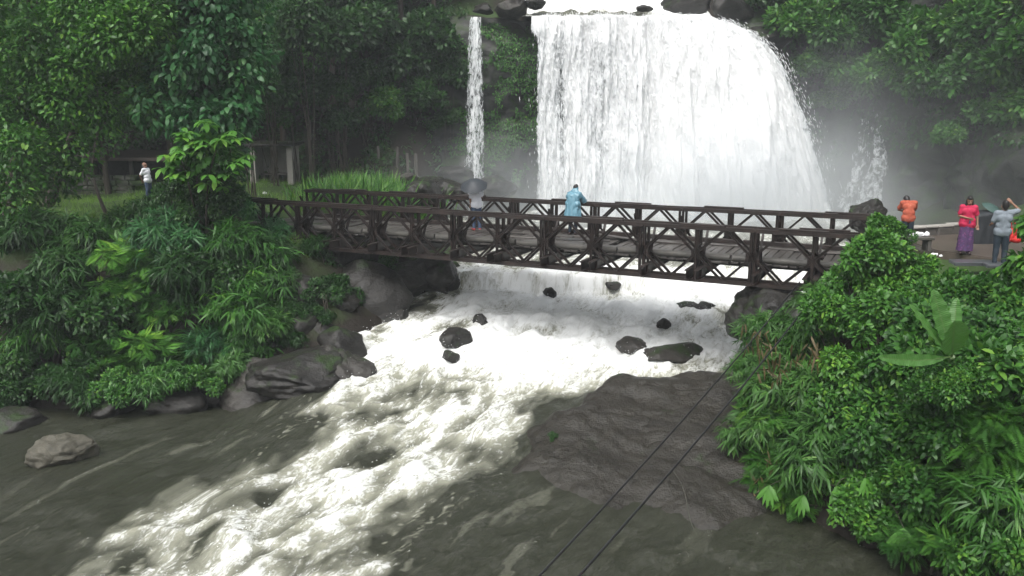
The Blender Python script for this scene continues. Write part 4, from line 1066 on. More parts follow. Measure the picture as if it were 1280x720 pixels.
# whorled broad leaves of the bright shrub by the bridge: each leaf its own part
c = at_y(255, 192, 26.6); b = find_base(c, 1.6)
bs = empty('broadleaf_shrub', tuple(b)); tag(bs, 'bright shrub with whorls of broad pale green leaves left of the bridge', 'shrub')
stems(b, c, 1.3, 9, 0.05, 'bark', bs, G4)
bl_me = []
for k in range(4):
    V, F, T = leaves(tmpl([(0.12, 0.07), (0.35, 0.19), (0.65, 0.22), (0.88, 0.11)], 0.12 + 0.12 * k, 0.3), np.zeros((1, 3)), np.array([[1.0, 0, 0]]), np.array([[0, 0, 1.0]]), np.array([1.0]), np.array([0.30 + 0.13 * k]))
    me = mesh_np('leaf', V, F, True, {'tint': T}); me.materials.append(M['leaf_bright']); bl_me.append(me)
nl = 0
SVb = variant(SV['big'][0], 'leaf_mid')
obj('foliage', SVb, None, bs, tuple(c - b + np.array([0, 0.5, -0.1])), (0, 0, 1.0), (1.15, 0.8, 1.0))
obj('foliage', variant(SV['ovate'][1], 'leaf_mid'), None, bs, tuple(c - b + np.array([0.1, 0.6, -0.2])), (0, 0, 2.0), (1.25, 0.8, 1.1))
while nl < 290:
    v = unit(G4.normal(size=3)); v[1] = -abs(v[1]) * 0.8 if G4.random() < 0.75 else v[1]
    p = c - b + v * np.array([1.35, 0.9, 1.15]) * G4.uniform(0.7, 1.05)
    k = int(G4.integers(5, 9)); a0 = G4.uniform(0, 6.28)
    for j in range(k):
        obj('leaf', bl_me[G4.integers(4)], None, bs, tuple(p), (G4.normal(0, 0.2), 0.15 + G4.normal(0, 0.25), a0 + j * 2 * PI / k + G4.normal(0, 0.15)), (G4.uniform(0.26, 0.44),) * 3)
        nl += 1
# drooping palm-like leaf bunches low on the right bank, each a plant
hand_me = []
for k in range(3):
    m = 7; az = np.linspace(-1.4, 1.4, m) + G4.normal(0, 0.1, m)
    D = np.stack([np.sin(az) * 0.75, -0.55 + 0 * az, -0.75 - 0.2 * np.cos(az)], -1)
    V, F, T = leaves(tmpl([(0.2, 0.07), (0.5, 0.09), (0.8, 0.055)], 0.15, 0.2), np.zeros((m, 3)), D, np.tile([0, -0.6, 0.8], (m, 1)) + G4.normal(0, 0.1, (m, 3)), G4.uniform(0.34, 0.5, m), np.full(m, 0.5))
    me = mesh_np('leaf_bunch', V, F, True, {'tint': T}); me.materials.append(M['leaf_bright']); hand_me.append(me)
hp = empty('drooping_plant', tuple(find_base(at_y(1130, 600, 15.6), 0.8))); tag(hp, 'plant with bunches of drooping pointed leaves low on the right bank', 'plant')
hb0 = np.array(hp.location)
m = MB()
for px, py, y in [(1158, 566, 15.3), (1155, 618, 14.8), (1122, 652, 14.7), (958, 600, 16.9), (1000, 612, 16.4), (1130, 622, 15.0), (1190, 575, 15.2), (1075, 590, 15.6), (1040, 600, 16.0)]:
    p = at_y(px, py, y) - np.array([0, 0.25, 0]) - hb0
    obj('leaf_bunch', hand_me[G4.integers(3)], None, hp, tuple(p), (0, 0, G4.normal(0, 0.3)), (G4.uniform(0.85, 1.1),) * 3)
    t = np.linspace(0, 1, 8)[:, None]; m.tube((1 - t) ** 2 * np.array([0, 0, -0.1]) + 2 * t * (1 - t) * (p * 0.6 + np.array([0, 0.5, 0.5])) + t * t * p, np.linspace(0.02, 0.006, 8), 5, False)
obj('stem', m.mesh('stem', True), M['bark'], hp)
# ---- banana plant
BY_ = 14.9
bp_c = at_y(1190, 446, BY_)
bb = find_base(bp_c, 1.2)
ban = empty('banana_plant', tuple(bb)); tag(ban, 'young banana plant with upright paddle leaves in the right bank bushes', 'plant')
hub = bp_c - bb
MB_ = MB(); MB_.tube([np.array([0, 0, -0.15]), hub * 0.5 + np.array([0.03, 0, 0]), hub], [0.10, 0.085, 0.05], 10)
obj('stem', MB_.mesh('stem', True), M['leaf_banana'], ban)
def banana_leaf(tip_px, side_w, droop, roll, base=hub, dy=0.0, tear=0.0):
    tip = at_y(tip_px[0], tip_px[1], BY_ + dy) - bb
    d = tip - base; L = np.linalg.norm(d); d /= L
    nu, nv = 30, 11
    u = np.linspace(0, 1, nu); v = np.linspace(-1, 1, nv)
    w = side_w * np.clip(np.sin(np.clip((u - 0.12) / 0.88, 0, 1) * PI * 0.93 + 0.12) ** 0.6, 0.02, 1) * np.where(u < 0.12, 0.08, 1)
    w[-1] *= 0.25
    side = unit(np.cross(d, np.array([math.sin(roll), -math.cos(roll), 0.25]))); nrm = np.cross(side, d)
    ctr = base + u[:, None] * d * L - np.array([0, 0, 1]) * (droop * (u ** 2 - u))[:, None] * -1.0
    wav = 0.03 * np.sin(u * 40 + 3 * np.sign(v)[:, None] * 1.0).T * np.abs(v)[None]
    V = ctr[:, None] + (w[:, None] * v[None])[..., None] * side + (0.22 * np.abs(v)[None] * w[:, None] + wav * 0.5)[..., None] * nrm
    me = mesh_np('leaf', V.reshape(-1, 3), [grid_faces(nu, nv)], True, None, {'blade': np.stack([np.repeat(u[:, None] * L, nv, 1), np.repeat(v[None], nu, 0) * 0.3, np.zeros((nu, nv))], -1)})
    obj('leaf', me, M['leaf_banana'], ban)
    mid = MB().tube(ctr - nrm * 0.012, np.linspace(0.022, 0.006, nu), 6, False); obj('midrib', mid.mesh('midrib', True), M['leaf_banana'], ban)
banana_leaf((1166, 362), 0.17, 0.0, 0.15)
banana_leaf((1137, 380), 0.10, 0.1, 0.7)
banana_leaf((1196, 372), 0.12, 0.0, -0.7, dy=0.3)
banana_leaf((1098, 446), 0.11, 0.25, 0.1, dy=-0.4)
banana_leaf((1193, 402), 0.27, 0.0, 0.0, dy=-0.5)
shrub(at_y(1200, 478, 14.7), 0.6, 'ovate', 'leaf_mid', 'leafy shrub wrapped round the stem of the banana plant', None)
shrub(at_y(1165, 488, 14.9), 0.5, 'round', 'leaf_mid', 'round leaved shrub growing against the banana stem', None)

# ---- trees
def tree(base, top, clumps, style, n, size, mat, label, group=None, rad=0.22, name='tree', g=None, bark='bark', crown_me=None, limb=7, flat=1.0, droop=0.35):
    g = g or G4
    base = np.array(base, float); top = np.array(top, float)
    t = empty(name, tuple(base)); tag(t, label, 'tree', group)
    m = MB(); k = np.linspace(0, 1, 9)[:, None]
    bend = np.array([g.normal(0, 0.4), g.normal(0, 0.3), 0])
    P = (1 - k) * np.array([0, 0, -0.3]) + k * (top - base) + np.sin(k * PI) * bend
    m.tube(P, np.linspace(rad, rad * 0.35, 9) * (1 + 0.5 * np.exp(-np.linspace(0, 9, 9))), 9, False)
    idx = list(range(len(clumps))); g.shuffle(idx)
    for i in idx[:limb * 2]:
        e = np.array(clumps[i][0]) - base
        s0 = P[int(np.clip(np.searchsorted(P[:, 2], e[2] - 1.2), 2, 8))]
        q = np.linspace(0, 1, 6)[:, None]
        m.tube((1 - q) ** 2 * s0 + 2 * q * (1 - q) * ((s0 + e) / 2 + np.array([0, 0, 0.5])) + q * q * e, np.linspace(rad * 0.33, rad * 0.08, 6), 6, False)
    obj('trunk', m.mesh('trunk', True), M[bark], t)
    if crown_me is None:
        cl = [(np.array(c) - base, r) for c, r in clumps]
        crown_me = crown('crown', cl, style, n, size, g, flat=flat, droop=droop); crown_me.materials.append(M[mat])
    obj('crown', crown_me, None, t)
    return t
def cloud(cs, k, rr, g=G4):
    """k clumps spread through a list of (centre, radius-vector) ellipsoids"""
    out = []
    for c, R, w in cs:
        for _ in range(int(k * w)):
            v = unit(g.normal(size=3)) * g.uniform(0.45, 1.0) ** 0.5
            out.append((np.array(c) + v * np.array(R), g.uniform(*rr)))
    return out
def gb(x, y): return (x, y, gz(x, y))
A = lambda px, py, y: at_y(px, py, y)
cl = cloud([(A(60, 60, 30), (3.4, 2.5, 2.4), 1.0), (A(45, 150, 29), (1.9, 2.0, 1.5), 0.6), (A(10, 215, 28.5), (1.6, 1.4, 1.4), 0.35), (A(20, -60, 30), (4, 3, 2.5), 0.8)], 26, (0.55, 1.05))
tree(gb(-18.5, 31), A(40, -80, 31), cl, 'ovate', 26000, 0.20, 'leaf_mid', 'large spreading tree with fine foliage at the far left over the grass')
cl = cloud([(A(150, 35, 28.5), (1.9, 1.6, 1.0), 1.0), (A(130, 100, 29.5), (2.2, 1.8, 1.3), 0.9), (A(180, -40, 29), (2.4, 2, 1.4), 0.8)], 26, (0.45, 0.85))
tree(gb(-20.5, 37.5), A(150, -60, 30), cl, 'ovate', 19000, 0.18, 'leaf_bright', 'brighter green tree leaning behind the large spreading tree', rad=0.18)
cl = cloud([(A(262, 60, 28.8), (1.8, 1.4, 1.7), 1.0), (A(250, 140, 28.4), (1.7, 1.2, 1.0), 0.8), (A(285, 20, 29), (1.0, 1.2, 1.1), 0.7), (A(255, -50, 29), (2.0, 1.6, 1.5), 0.8), (A(275, 205, 28.6), (0.55, 0.8, 0.8), 0.4)], 22, (0.42, 0.78))
tree(gb(-10.2, 29.6), A(262, -40, 29.2), cl, 'big', 9500, 0.27, 'leaf_blue', 'tall tree with large drooping bluish green leaves beside the bridge', rad=0.2, droop=0.7)
cl = cloud([(A(133, 128, 35.5), (1.3, 1.1, 0.9), 1.0)], 16, (0.3, 0.5))
tree(at_z(137, 268, 0.05), A(134, 140, 35.5), cl, 'ovate', 3600, 0.17, 'leaf_mid', 'slender sapling with a thin straight bare stem on the grass', rad=0.07, name='sapling', limb=4)
# forest on the slope behind the grass
FT = []
for k in range(5):
    cc = []
    for _ in range(34):
        v = unit(G4.normal(size=3)) * G4.uniform(0.4, 1.0); cc.append((np.array([0, 0, 6.2]) + v * np.array([2.7, 2.5, 3.4]), G4.uniform(0.6, 1.15)))
    FT.append((cc, crown('crown', cc, 'ovate', 8500, 0.25, G4)))
FS = [('dark', -31, 45, 1.1), ('dark', -26, 48, 1.2), ('dark', -22, 45.5, 1.0), ('dark', -18.5, 49, 1.2), ('dark', -15.2, 51, 1.1), ('mid', -12.8, 48.6, 0.95), ('dark', -10.6, 51.5, 1.1), ('dark', -8.3, 50.6, 1.0), ('dark', -6.6, 52.8, 0.95), ('dark', -4.6, 53.0, 0.8),
      ('dark', -13.5, 55, 1.3), ('dark', -9, 56.5, 1.3), ('dark', -4, 57, 1.2), ('dark', -20, 56, 1.4), ('dark', -27, 55, 1.4), ('dark', -34, 40, 1.3), ('dark', -30, 36, 1.2), ('mid', -24.5, 40, 1.0), ('dark', -1.2, 57, 1.0), ('dark', -17.5, 44.6, 0.85), ('mid', -20, 42.5, 0.8)]
def forest_tree(x, y, s, mat, label, group, z=None, name='tree'):
    cc, me = FT[G4.integers(5)]
    zz = gz(x, y) if z is None else z
    t = empty(name, (x, y, zz - 0.1)); tag(t, label, 'tree', group)
    t.rotation_euler = (0, 0, G4.uniform(0, 6.28)); t.scale = (s, s, s * G4.uniform(0.9, 1.1))
    m = MB(); m.tube([(0, 0, -0.3), (G4.normal(0, .2), G4.normal(0, .2), 3), (G4.normal(0, .3), 0, 6.5)], [0.2, 0.16, 0.08], 7, False)
    for c_, r_ in cc[::5]: m.tube([(0, 0, c_[2] * 0.55), c_ * np.array([.5, .5, .85]), c_], [0.08, 0.06, 0.02], 5, False)
    obj('trunk', m.mesh('trunk', True), M['bark'], t)
    obj('crown', variant(me, mat), None, t)
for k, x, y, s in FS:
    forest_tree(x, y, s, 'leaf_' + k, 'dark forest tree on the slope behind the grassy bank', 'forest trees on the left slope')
for x, y, s in [(15, 57, 1.1), (18.5, 56.5, 1.1), (22.5, 54, 1.1), (25.5, 50, 1.1), (28.5, 45, 1.1), (31, 39, 1.1), (20, 61, 1.3), (27, 57, 1.3), (33, 49, 1.2), (12.5, 64, 1.2), (6, 78, 1.5), (0, 68, 1.3), (-4, 64, 1.3), (12, 80, 1.6)]:
    forest_tree(x, y, s, 'leaf_mid', 'misty forest tree on the rim above the waterfall', 'forest trees on the rim')
# bushes hanging on the cliffs
def cliff_base(c):
    d = np.hypot(px_ - c[0], py_ - c[1]); i = int(d.argmin()); return np.array([px_[i] - nx_[i] * 0.1, py_[i] - ny_[i] * 0.1, c[2] + 0.2])
HB = [(1005, 25, 50.4, 1.8, 'mid'), (1022, 78, 50.0, 1.5, 'mid'), (1045, 45, 49.0, 2.0, 'mid'), (1060, 95, 48.4, 1.6, 'mid'), (1100, 25, 48.4, 2.2, 'mid'), (1105, 85, 47.4, 1.6, 'mid'), (1150, 50, 46.6, 2.1, 'mid'), (1160, 105, 45.4, 1.7, 'mid'),
      (1210, 35, 44.6, 2.2, 'mid'), (1205, 100, 43.6, 1.9, 'mid'), (1255, 80, 42.2, 2.0, 'mid'), (1270, 20, 42.6, 2.3, 'mid'), (1285, 130, 40.6, 1.8, 'mid'), (1240, 140, 41.8, 1.4, 'mid'), (1035, 125, 50.0, 1.0, 'mid'), (965, 2, 52.5, 1.5, 'dark'), (1300, 60, 40, 2.2, 'mid'),
      (1190, 165, 42.5, 0.9, 'mid'), (1080, 5, 49.6, 2.2, 'mid')]
for px, py, y, r, k in HB:
    c = A(px, py, y)
    shrub(c, r, 'round', 'leaf_' + k, lab_for(px, py, 'round', 'leaf_' + k, LMC), 'bushes on the right cliff', 'cliff_shrub', (1, 1, 0.95), 5, cliff_base(c))
for px, py, y, r in [(330, 60, 43, 1.9), (375, 30, 44, 2.2), (420, 45, 46, 2.1), (360, 110, 45, 1.6), (410, 110, 46.5, 1.5), (450, 95, 48, 1.6), (480, 130, 48.4, 1.6), (430, 150, 46.5, 1.2), (500, 70, 50, 2.0), (540, 40, 50.6, 1.8), (520, 120, 49.6, 1.5), (560, 90, 50.6, 1.4),
                      (460, 30, 48.5, 2.1), (330, 140, 44, 1.2), (555, 150, 50.2, 1.0), (300, 100, 40, 1.6)]:
    c = A(px, py, y)
    b = np.array([c[0], c[1] + 0.8, gz(c[0], c[1] + 0.8)])
    if b[2] > c[2]: b[2] = c[2] - 0.2
    shrub(c, r, 'ovate' if px % 20 else 'round', 'leaf_dark' if px != 480 else 'leaf_mid', lab_for(px, py, 'ovate' if px % 20 else 'round', 'leaf_dark' if px != 480 else 'leaf_mid', LMD), 'bushes on the dark slope', 'shrub', (1, 1, 1), 5, b)
# leaf cover on slopes and cliffs, grass on the bank
def scatter_leaves(name, P, N, size, mat, label, T=T_OV, cat='undergrowth', droop=0.4):
    n = len(P); D = N * 0.5 + G4.normal(0, 0.6, (n, 3)); D[:, 2] -= droop
    U = N + G4.normal(0, 0.4, (n, 3)) + np.array([0, 0, 0.5])
    V, F, t = leaves(T, P, D, U, size * G4.uniform(0.6, 1.3, n), np.clip(G4.normal(0.35, 0.2, n), 0, 1))
    tag(obj(name, mesh_np(name, V, F, True, {'tint': t}), M[mat]), label, cat, None, 'stuff')
n = 30000
X = G4.uniform(-34, -2.5, n); Y = G4.uniform(43.5, 56, n)
kp = (fbm(X * 0.5, Y * 0.5, 3.0, 3) > -0.15) & (Y > 46.5 + 0.8 * np.sin(X)); X, Y = X[kp], Y[kp]
scatter_leaves('undergrowth', np.stack([X, Y, ground_z(X, Y) + 0.15 + G4.exponential(0.18, len(X))], -1), np.tile([0, -0.5, 0.8], (len(X), 1)), 0.24, 'leaf_dark', 'dark leafy undergrowth covering the forest slope')
def on_cliff(n, u0, u1, v0, v1, thr, off):
    m1 = cl_co.reshape(len(su), NVc, 3)
    iu = G4.uniform(u0, u1, n); iv = G4.uniform(v0, v1, n) * (NVc - 1)
    a, b = iu.astype(int), iv.astype(int); fu, fv = (iu - a)[:, None], (iv - b)[:, None]
    P = m1[a, b] * (1 - fu) * (1 - fv) + m1[a + 1, b] * fu * (1 - fv) + m1[a, np.minimum(b + 1, NVc - 1)] * (1 - fu) * fv + m1[a + 1, np.minimum(b + 1, NVc - 1)] * fu * fv
    kp = fbm(P[:, 0] * 0.6, P[:, 1] * 0.6, P[:, 2] * 0.6 + off, 4) > thr
    N = np.stack([nx_[a], ny_[a], 0 * nx_[a]], -1)
    return P[kp] + N[kp] * G4.exponential(0.07, (int(kp.sum()), 1)), N[kp]
cl_co = np.zeros(len(cl_me.vertices) * 3, np.float32); cl_me.vertices.foreach_get('co', cl_co)
ix = lambda X0: int(np.argmin(np.abs(px_ - X0) + 1000 * (py_ < 30)))
P, N = on_cliff(26000, ix(-12), ix(1.6), 0.25, 0.98, -0.05, 0.0)
scatter_leaves('hanging_moss', P, N, 0.16, 'leaf_mid', 'green moss and ferns hanging on the cliff left of the broad fall', cat='moss', droop=0.9)
P, N = on_cliff(16000, ix(15), ix(28.5), 0.3, 0.98, -0.1, 7.0)
scatter_leaves('cliff_ferns', P, N, 0.26, 'leaf_dark', 'ferns and creepers scattered over the misty right cliff', cat='ferns', droop=0.8)
n = 60000
X = G4.uniform(-30, -3, n); Y = G4.uniform(26.5, 48, n)
kp = (river_sd(X, Y) > 2.4) & (fbm(X * 0.8, Y * 0.8, 12.0, 3) > -0.25); X, Y = X[kp], Y[kp]
BI = np.array(BRM.inverted()); lx = BI[0, 0] * X + BI[0, 1] * Y + BI[0, 3]; ly = BI[1, 0] * X + BI[1, 1] * Y + BI[1, 3]
kp = ~((lx > -3.5) & (ly > 0.3) & (ly < 4.2)); X, Y = X[kp], Y[kp]
n = len(X); D = G4.normal(0, 0.35, (n, 3)) + np.array([0, 0, 1.0])
V, F, t = leaves(T_GR, np.stack([X, Y, ground_z(X, Y) - 0.02], -1), D, G4.normal(size=(n, 3)), G4.uniform(0.12, 0.34, n), np.clip(G4.normal(0.5, 0.2, n), 0, 1))
tag(obj('grass', mesh_np('grass', V, F, True, {'tint': t}), M['leaf_grass']), 'short bright grass on the flat left bank', 'grass', None, 'stuff')
# tall grass by the far end of the railing
tg = []
for px, py, y in [(440, 228, 36.8), (460, 224, 37.5), (485, 222, 38.0), (425, 232, 36.4), (500, 230, 37.2), (470, 236, 35.8), (408, 236, 36.0), (450, 240, 35.5), (515, 238, 36.5)]:
    p = at_y(px, py + 12, y); m_ = 330
    q = np.array([p[0], p[1], gz(p[0], p[1])]) + G4.normal(0, 1, (m_, 3)) * np.array([0.65, 0.5, 0])
    D = G4.normal(0, 0.38, (m_, 3)) + np.array([0, 0, 1.0])
    tg.append(leaves(tmpl([(0.3, 0.020), (0.7, 0.016)], 0.55), q, D, G4.normal(size=(m_, 3)) * 0.5 + np.array([0, -0.6, 0]), G4.uniform(0.7, 1.5, m_), np.clip(G4.normal(0.55, 0.2, m_), 0, 1)))
V, F, t = join(tg)
tag(obj('tall_grass', mesh_np('tall_grass', V, F, True, {'tint': t}), M['leaf_mid']), 'tall green reed-like grass behind the far railing', 'grass', None, 'stuff')
# a few dry hanging leaves in the bamboo
P = np.concatenate([at_y(px, py, y)[None] + G4.normal(0, 0.22, (26, 3)) for px, py, y in [(972, 458, 18.3), (1010, 440, 18.2), (310, 380, 26.4), (960, 590, 17.2), (300, 455, 25.4), (948, 425, 19)]])
scatter_leaves('dry_leaves', P, np.tile([0, -1.0, 0], (len(P), 1)), 0.34, 'leaf_dry', 'withered brown leaves hanging in the bank bamboo', T_BAM, 'dry leaves', 1.2)
# ------------------------------------------------------------------ right bank paving and its things
pv = [(12.3, 24.6), (12.2, 28.9), (16, 30.0), (21.5, 30.5), (24.5, 27.5), (22, 23.6), (17, 22.2), (13.6, 22.6)]
bm = bmesh.new()
vt = [bm.verts.new((x, y, 0.15)) for x, y in pv]; f = bm.faces.new(vt)
if f.normal.z < 0: f.normal_flip()
bmesh.ops.recalc_face_normals(bm, faces=[f])
ex = bmesh.ops.extrude_face_region(bm, geom=[f]); bmesh.ops.translate(bm, verts=[v for v in ex['geom'] if isinstance(v, bmesh.types.BMVert)], vec=(0, 0, -0.6))
bmesh.ops.recalc_face_normals(bm, faces=list(bm.faces))
bmesh.ops.bevel(bm, geom=[e for e in bm.edges], offset=0.03, segments=2, affect='EDGES')
me = bpy.data.meshes.new('pavement'); bm.to_mesh(me); bm.free()
tag(obj('pavement', me, M['wet_paving']), kind='structure')
PZ = 0.15
p0, p1 = at_z(1085, 300, 0.1), at_z(1205, 293, 0.1)
d = p1 - p0; Lw = np.linalg.norm(d)
lw = empty('low_wall', tuple(p0), math.atan2(d[1], d[0])); tag(lw, 'low wet stone kerb wall behind the bench on the right bank', 'wall')
xx = 0.0
while xx < Lw:
    w_ = rng.uniform(0.45, 0.75)
    obj('stone', bevel_box('stone', (w_ - 0.02, 0.30, 0.30), 0.03, 0.008), M['concrete_old'], lw, (xx + w_ / 2, rng.normal(0, 0.015), 0.16 + rng.normal(0, 0.012)), (0, 0, rng.normal(0, 0.02)))
    obj('coping', bevel_box('coping', (w_ - 0.015, 0.36, 0.06), 0.012, 0.004), M['concrete'], lw, (xx + w_ / 2, 0, 0.34 + rng.normal(0, 0.006)))
    xx += w_
for px, py, w_, lab in [(1218, 330, 1.15, 'grey slate slab lying along the paving edge below the woman in pink'), (1252, 333, 0.85, 'shorter grey slate slab at the paving edge below the grey shirted person')]:
    p = at_z(px, py, PZ + 0.02)
    tag(obj('paving_slab', bevel_box('paving_slab', (w_, 0.42, 0.09), 0.015, 0.006), M['slate'], None, (p[0], p[1], PZ + 0.055), (0.05, 0, rng.normal(-0.08, 0.05))), lab, 'slab')
p = at_z(1140, 313, PZ)
bn = empty('bench', (p[0], p[1], PZ), 0.05); tag(bn, 'low dark concrete bench with white wrappers on top', 'bench')
obj('seat', bevel_box('seat', (1.05, 0.45, 0.09), 0.015, 0.003), M['concrete_old'], bn, (0, 0, 0.37))
for s in (-1, 1): obj('leg', bevel_box('leg', (0.10, 0.36, 0.33), 0.012), M['concrete_old'], bn, (s * 0.42, 0, 0.165))
def crumple(name, s, mat):
    bm = bmesh.new(); bmesh.ops.create_icosphere(bm, subdivisions=3, radius=1)
    for v in bm.verts: v.co *= 1 + 0.45 * float(fbm(v.co.x * 2 + s[0] * 30, v.co.y * 2, v.co.z * 2, 3)); v.co.x *= s[0]; v.co.y *= s[1]; v.co.z = max(v.co.z * s[2], -s[2] * 0.5)
    me = bpy.data.meshes.new(name); bm.to_mesh(me); bm.free(); me.materials.append(M[mat]); return me
for q, s, lab in [((p[0] + 0.12, p[1], PZ + 0.46), (0.20, 0.10, 0.07), 'crumpled white wrapper lying on the dark bench'), ((p[0] + 0.36, p[1] - 0.05, PZ + 0.47), (0.07, 0.06, 0.08), 'small white crumpled wad beside the larger wrapper on the bench')]:
    tag(obj('wrapper', crumple('wrapper', s, 'plastic_white'), None, None, q), lab, 'litter')
for px, py, s, lab in [(1168, 318, 0.11, 'scrap of white litter on the wet paving'), (1176, 320, 0.05, 'tiny pale scrap beside the white litter on the paving')]:
    q = at_z(px, py, PZ + 0.03); tag(obj('wrapper', crumple('wrapper', (s, s * 0.6, 0.04), 'plastic_white'), None, None, tuple(q)), lab, 'litter')
q = at_z(331, 243, 0.12); tag(obj('wrapper', crumple('wrapper', (0.10, 0.08, 0.07), 'plastic_white'), None, None, (q[0], q[1], gz(q[0], q[1]) + 0.08)), 'white scrap of litter on the grass before the shelter', 'litter')
# dark covered stall behind the woman in pink
p = at_z(1236, 304, PZ)
st_ = empty('covered_stall', (p[0], p[1] + 0.3, PZ), 0.1); tag(st_, 'stall covered with dark tarpaulin behind the woman in pink', 'stall')
nu, nv = 72, 26
a = np.linspace(0, 2 * PI, nu, endpoint=False); v = np.linspace(0, 1, nv)
sq = (np.abs(np.cos(a)) ** 5 + np.abs(np.sin(a)) ** 5) ** (-1 / 5)
rad = np.where(v < 0.86, 1.0 + 0.10 * (0.86 - v), np.sqrt(np.clip(1 - ((v - 0.86) / 0.14) ** 2, 0.0, 1)))
X = sq[:, None] * np.cos(a)[:, None] * rad[None] * 0.62; Y = sq[:, None] * np.sin(a)[:, None] * rad[None] * 0.42
fold = 0.045 * fbm(a[:, None] * 5, v[None] * 0.8, 3.0, 3) * sstep(0.9, 0.2, v)[None]
X = X + fold * np.cos(a)[:, None]; Y = Y + fold * np.sin(a)[:, None]
Z = v[None] * 0.98 + 0.05 * fbm(X * 3, Y * 3, 1.0, 2) * (v[None] > 0.8)
obj('tarpaulin', mesh_np('tarpaulin', np.stack([X, Y, Z], -1).reshape(-1, 3), [grid_faces(nu, nv, 0, True)]), M['tarp'], st_)
for sx_ in (-1, 1):
    for sy_ in (-1, 1): obj('leg', MB().tube([(sx_ * 0.5, sy_ * 0.32, 0), (sx_ * 0.5, sy_ * 0.32, 0.9)], 0.03, 8).mesh('leg', True), M['bark'], st_)
def umbrella(loc, rot, R, H, cloth, label, shaft=0.8):
    u = empty('umbrella', loc); u.rotation_euler = rot; tag(u, label, 'umbrella')
    na, nr = 16, 12
    a = np.linspace(0, 2 * PI, na, endpoint=False); r = np.linspace(0.02, 1, nr)
    sc = 1 - 0.055 * (np.abs(np.sin(a * 4)) ** 1.0)[:, None] * r[None] ** 2
    X = R * r[None] * sc * np.cos(a)[:, None]; Y = R * r[None] * sc * np.sin(a)[:, None]
    Z = H * (1 - r[None] ** 2) - 0.10 * R * np.abs(np.sin(a * 4))[:, None] * r[None] * (1.15 - r[None])
    Vt = np.stack([X, Y, Z], -1).reshape(-1, 3); Vb = Vt - np.array([0, 0, 0.004])
    F = grid_faces(na, nr, 0, True)
    obj('canopy', mesh_np('canopy', np.concatenate([Vt, Vb]), [F, F[:, ::-1] + len(Vt)]), M[cloth], u)
    for k in range(8):
        b = k * PI / 4
        pts = [(R * q * math.cos(b), R * q * math.sin(b), H * (1 - q * q) - 0.012) for q in np.linspace(0.02, 1.02, 10)]
        obj('rib', MB().tube(pts, 0.004, 5).mesh('rib', True), M['metal_thin'], u)
    obj('shaft', MB().tube([(0, 0, H + 0.06), (0, 0, -shaft)], 0.006, 8).mesh('shaft', True), M['metal_thin'], u)
    hk = [(0, 0, -shaft)] + [(0.03 - 0.03 * math.cos(t), 0, -shaft - 0.06 - 0.03 * math.sin(t)) for t in np.linspace(0, PI, 7)]
    obj('handle', MB().tube(hk, 0.011, 8).mesh('handle', True), M['hair'], u)
    return u
umbrella((p[0] + 0.12, p[1] + 0.25, PZ + 1.02), (0.5, 0.25, 0.3), 0.34, 0.13, 'umbrella_green', 'dull green open umbrella resting on the dark covered stall', 0.25)
# ------------------------------------------------------------------ left bank things
p = at_y(346, 227, 46.0); sh = empty('shelter', (p[0], p[1], gz(p[0], p[1]) - 0.05), -0.06); tag(sh, 'small roofed concrete booth with a bench on the grassy bank', 'shelter')
zb = sh.location.z
obj('back_wall', bevel_box('back_wall', (2.0, 0.14, 2.0), 0.01, 0.003), M['concrete'], sh, (0, 0.75, 1.0))
for s in (-1, 1):
    obj('side_wall', bevel_box('side_wall', (0.16, 1.35, 2.0), 0.012, 0.003), M['concrete'], sh, (s * 1.0, 0.0, 1.0))
    obj('front_post', bevel_box('front_post', (0.30, 0.10, 2.02), 0.012, 0.003), M['concrete'], sh, (s * 1.0, -0.73, 1.01))
obj('bench_seat', bevel_box('bench_seat', (1.8, 0.5, 0.10), 0.012, 0.003), M['concrete_old'], sh, (0, 0.35, 0.48))
for s in (-1, 0, 1): obj('bench_leg', bevel_box('bench_leg', (0.16, 0.42, 0.43), 0.01), M['concrete_old'], sh, (s * 0.75, 0.36, 0.215))
obj('roof', bevel_box('roof', (2.6, 2.0, 0.14), 0.03, 0.012), M['rock_dark'], sh, (0, 0, 2.09), (0.05, 0, 0))
p = at_y(152, 228, 44.0); pa = empty('pavilion', (p[0], p[1] + 0.9, gz(p[0], p[1]) - 0.05), 0.05); tag(pa, 'long low open pavilion with flat rusty roof under the dark trees', 'pavilion')
for sx_ in (-1.9, 0.5, 2.5):
    for sy_ in (-0.9, 1.0): obj('post', bevel_box('post', (0.16, 0.16, 1.5), 0.012, 0.003), M['concrete_old'], pa, (sx_, sy_, 0.75))
obj('roof', bevel_box('roof', (5.2, 2.9, 0.16), 0.02, 0.008), M['roof_rust'], pa, (0.35, 0, 1.6), (0.09, 0.015, 0))
obj('back_wall', bevel_box('back_wall', (4.6, 0.15, 1.5), 0.012, 0.004), M['rock_dark'], pa, (0.3, 1.0, 0.75))
p = at_y(125, 233, 42.6); wl = empty('stone_wall', (p[0] - 1.75, p[1], gz(p[0], p[1]) - 0.1), 0.03); tag(wl, 'grey stone retaining wall before the low pavilion', 'wall')
for row in range(4):
    xx = 0.0
    while xx < 3.3:
        w_ = rng.uniform(0.25, 0.85)
        obj('stone', bevel_box('stone', (w_ - 0.008, 0.34, 0.245), 0.045, 0.016), M['concrete_wall'], wl, (xx + w_ / 2, rng.normal(0, 0.02), 0.13 + row * 0.25), (rng.normal(0, 0.02), rng.normal(0, 0.02), rng.normal(0, 0.03)))
        xx += w_
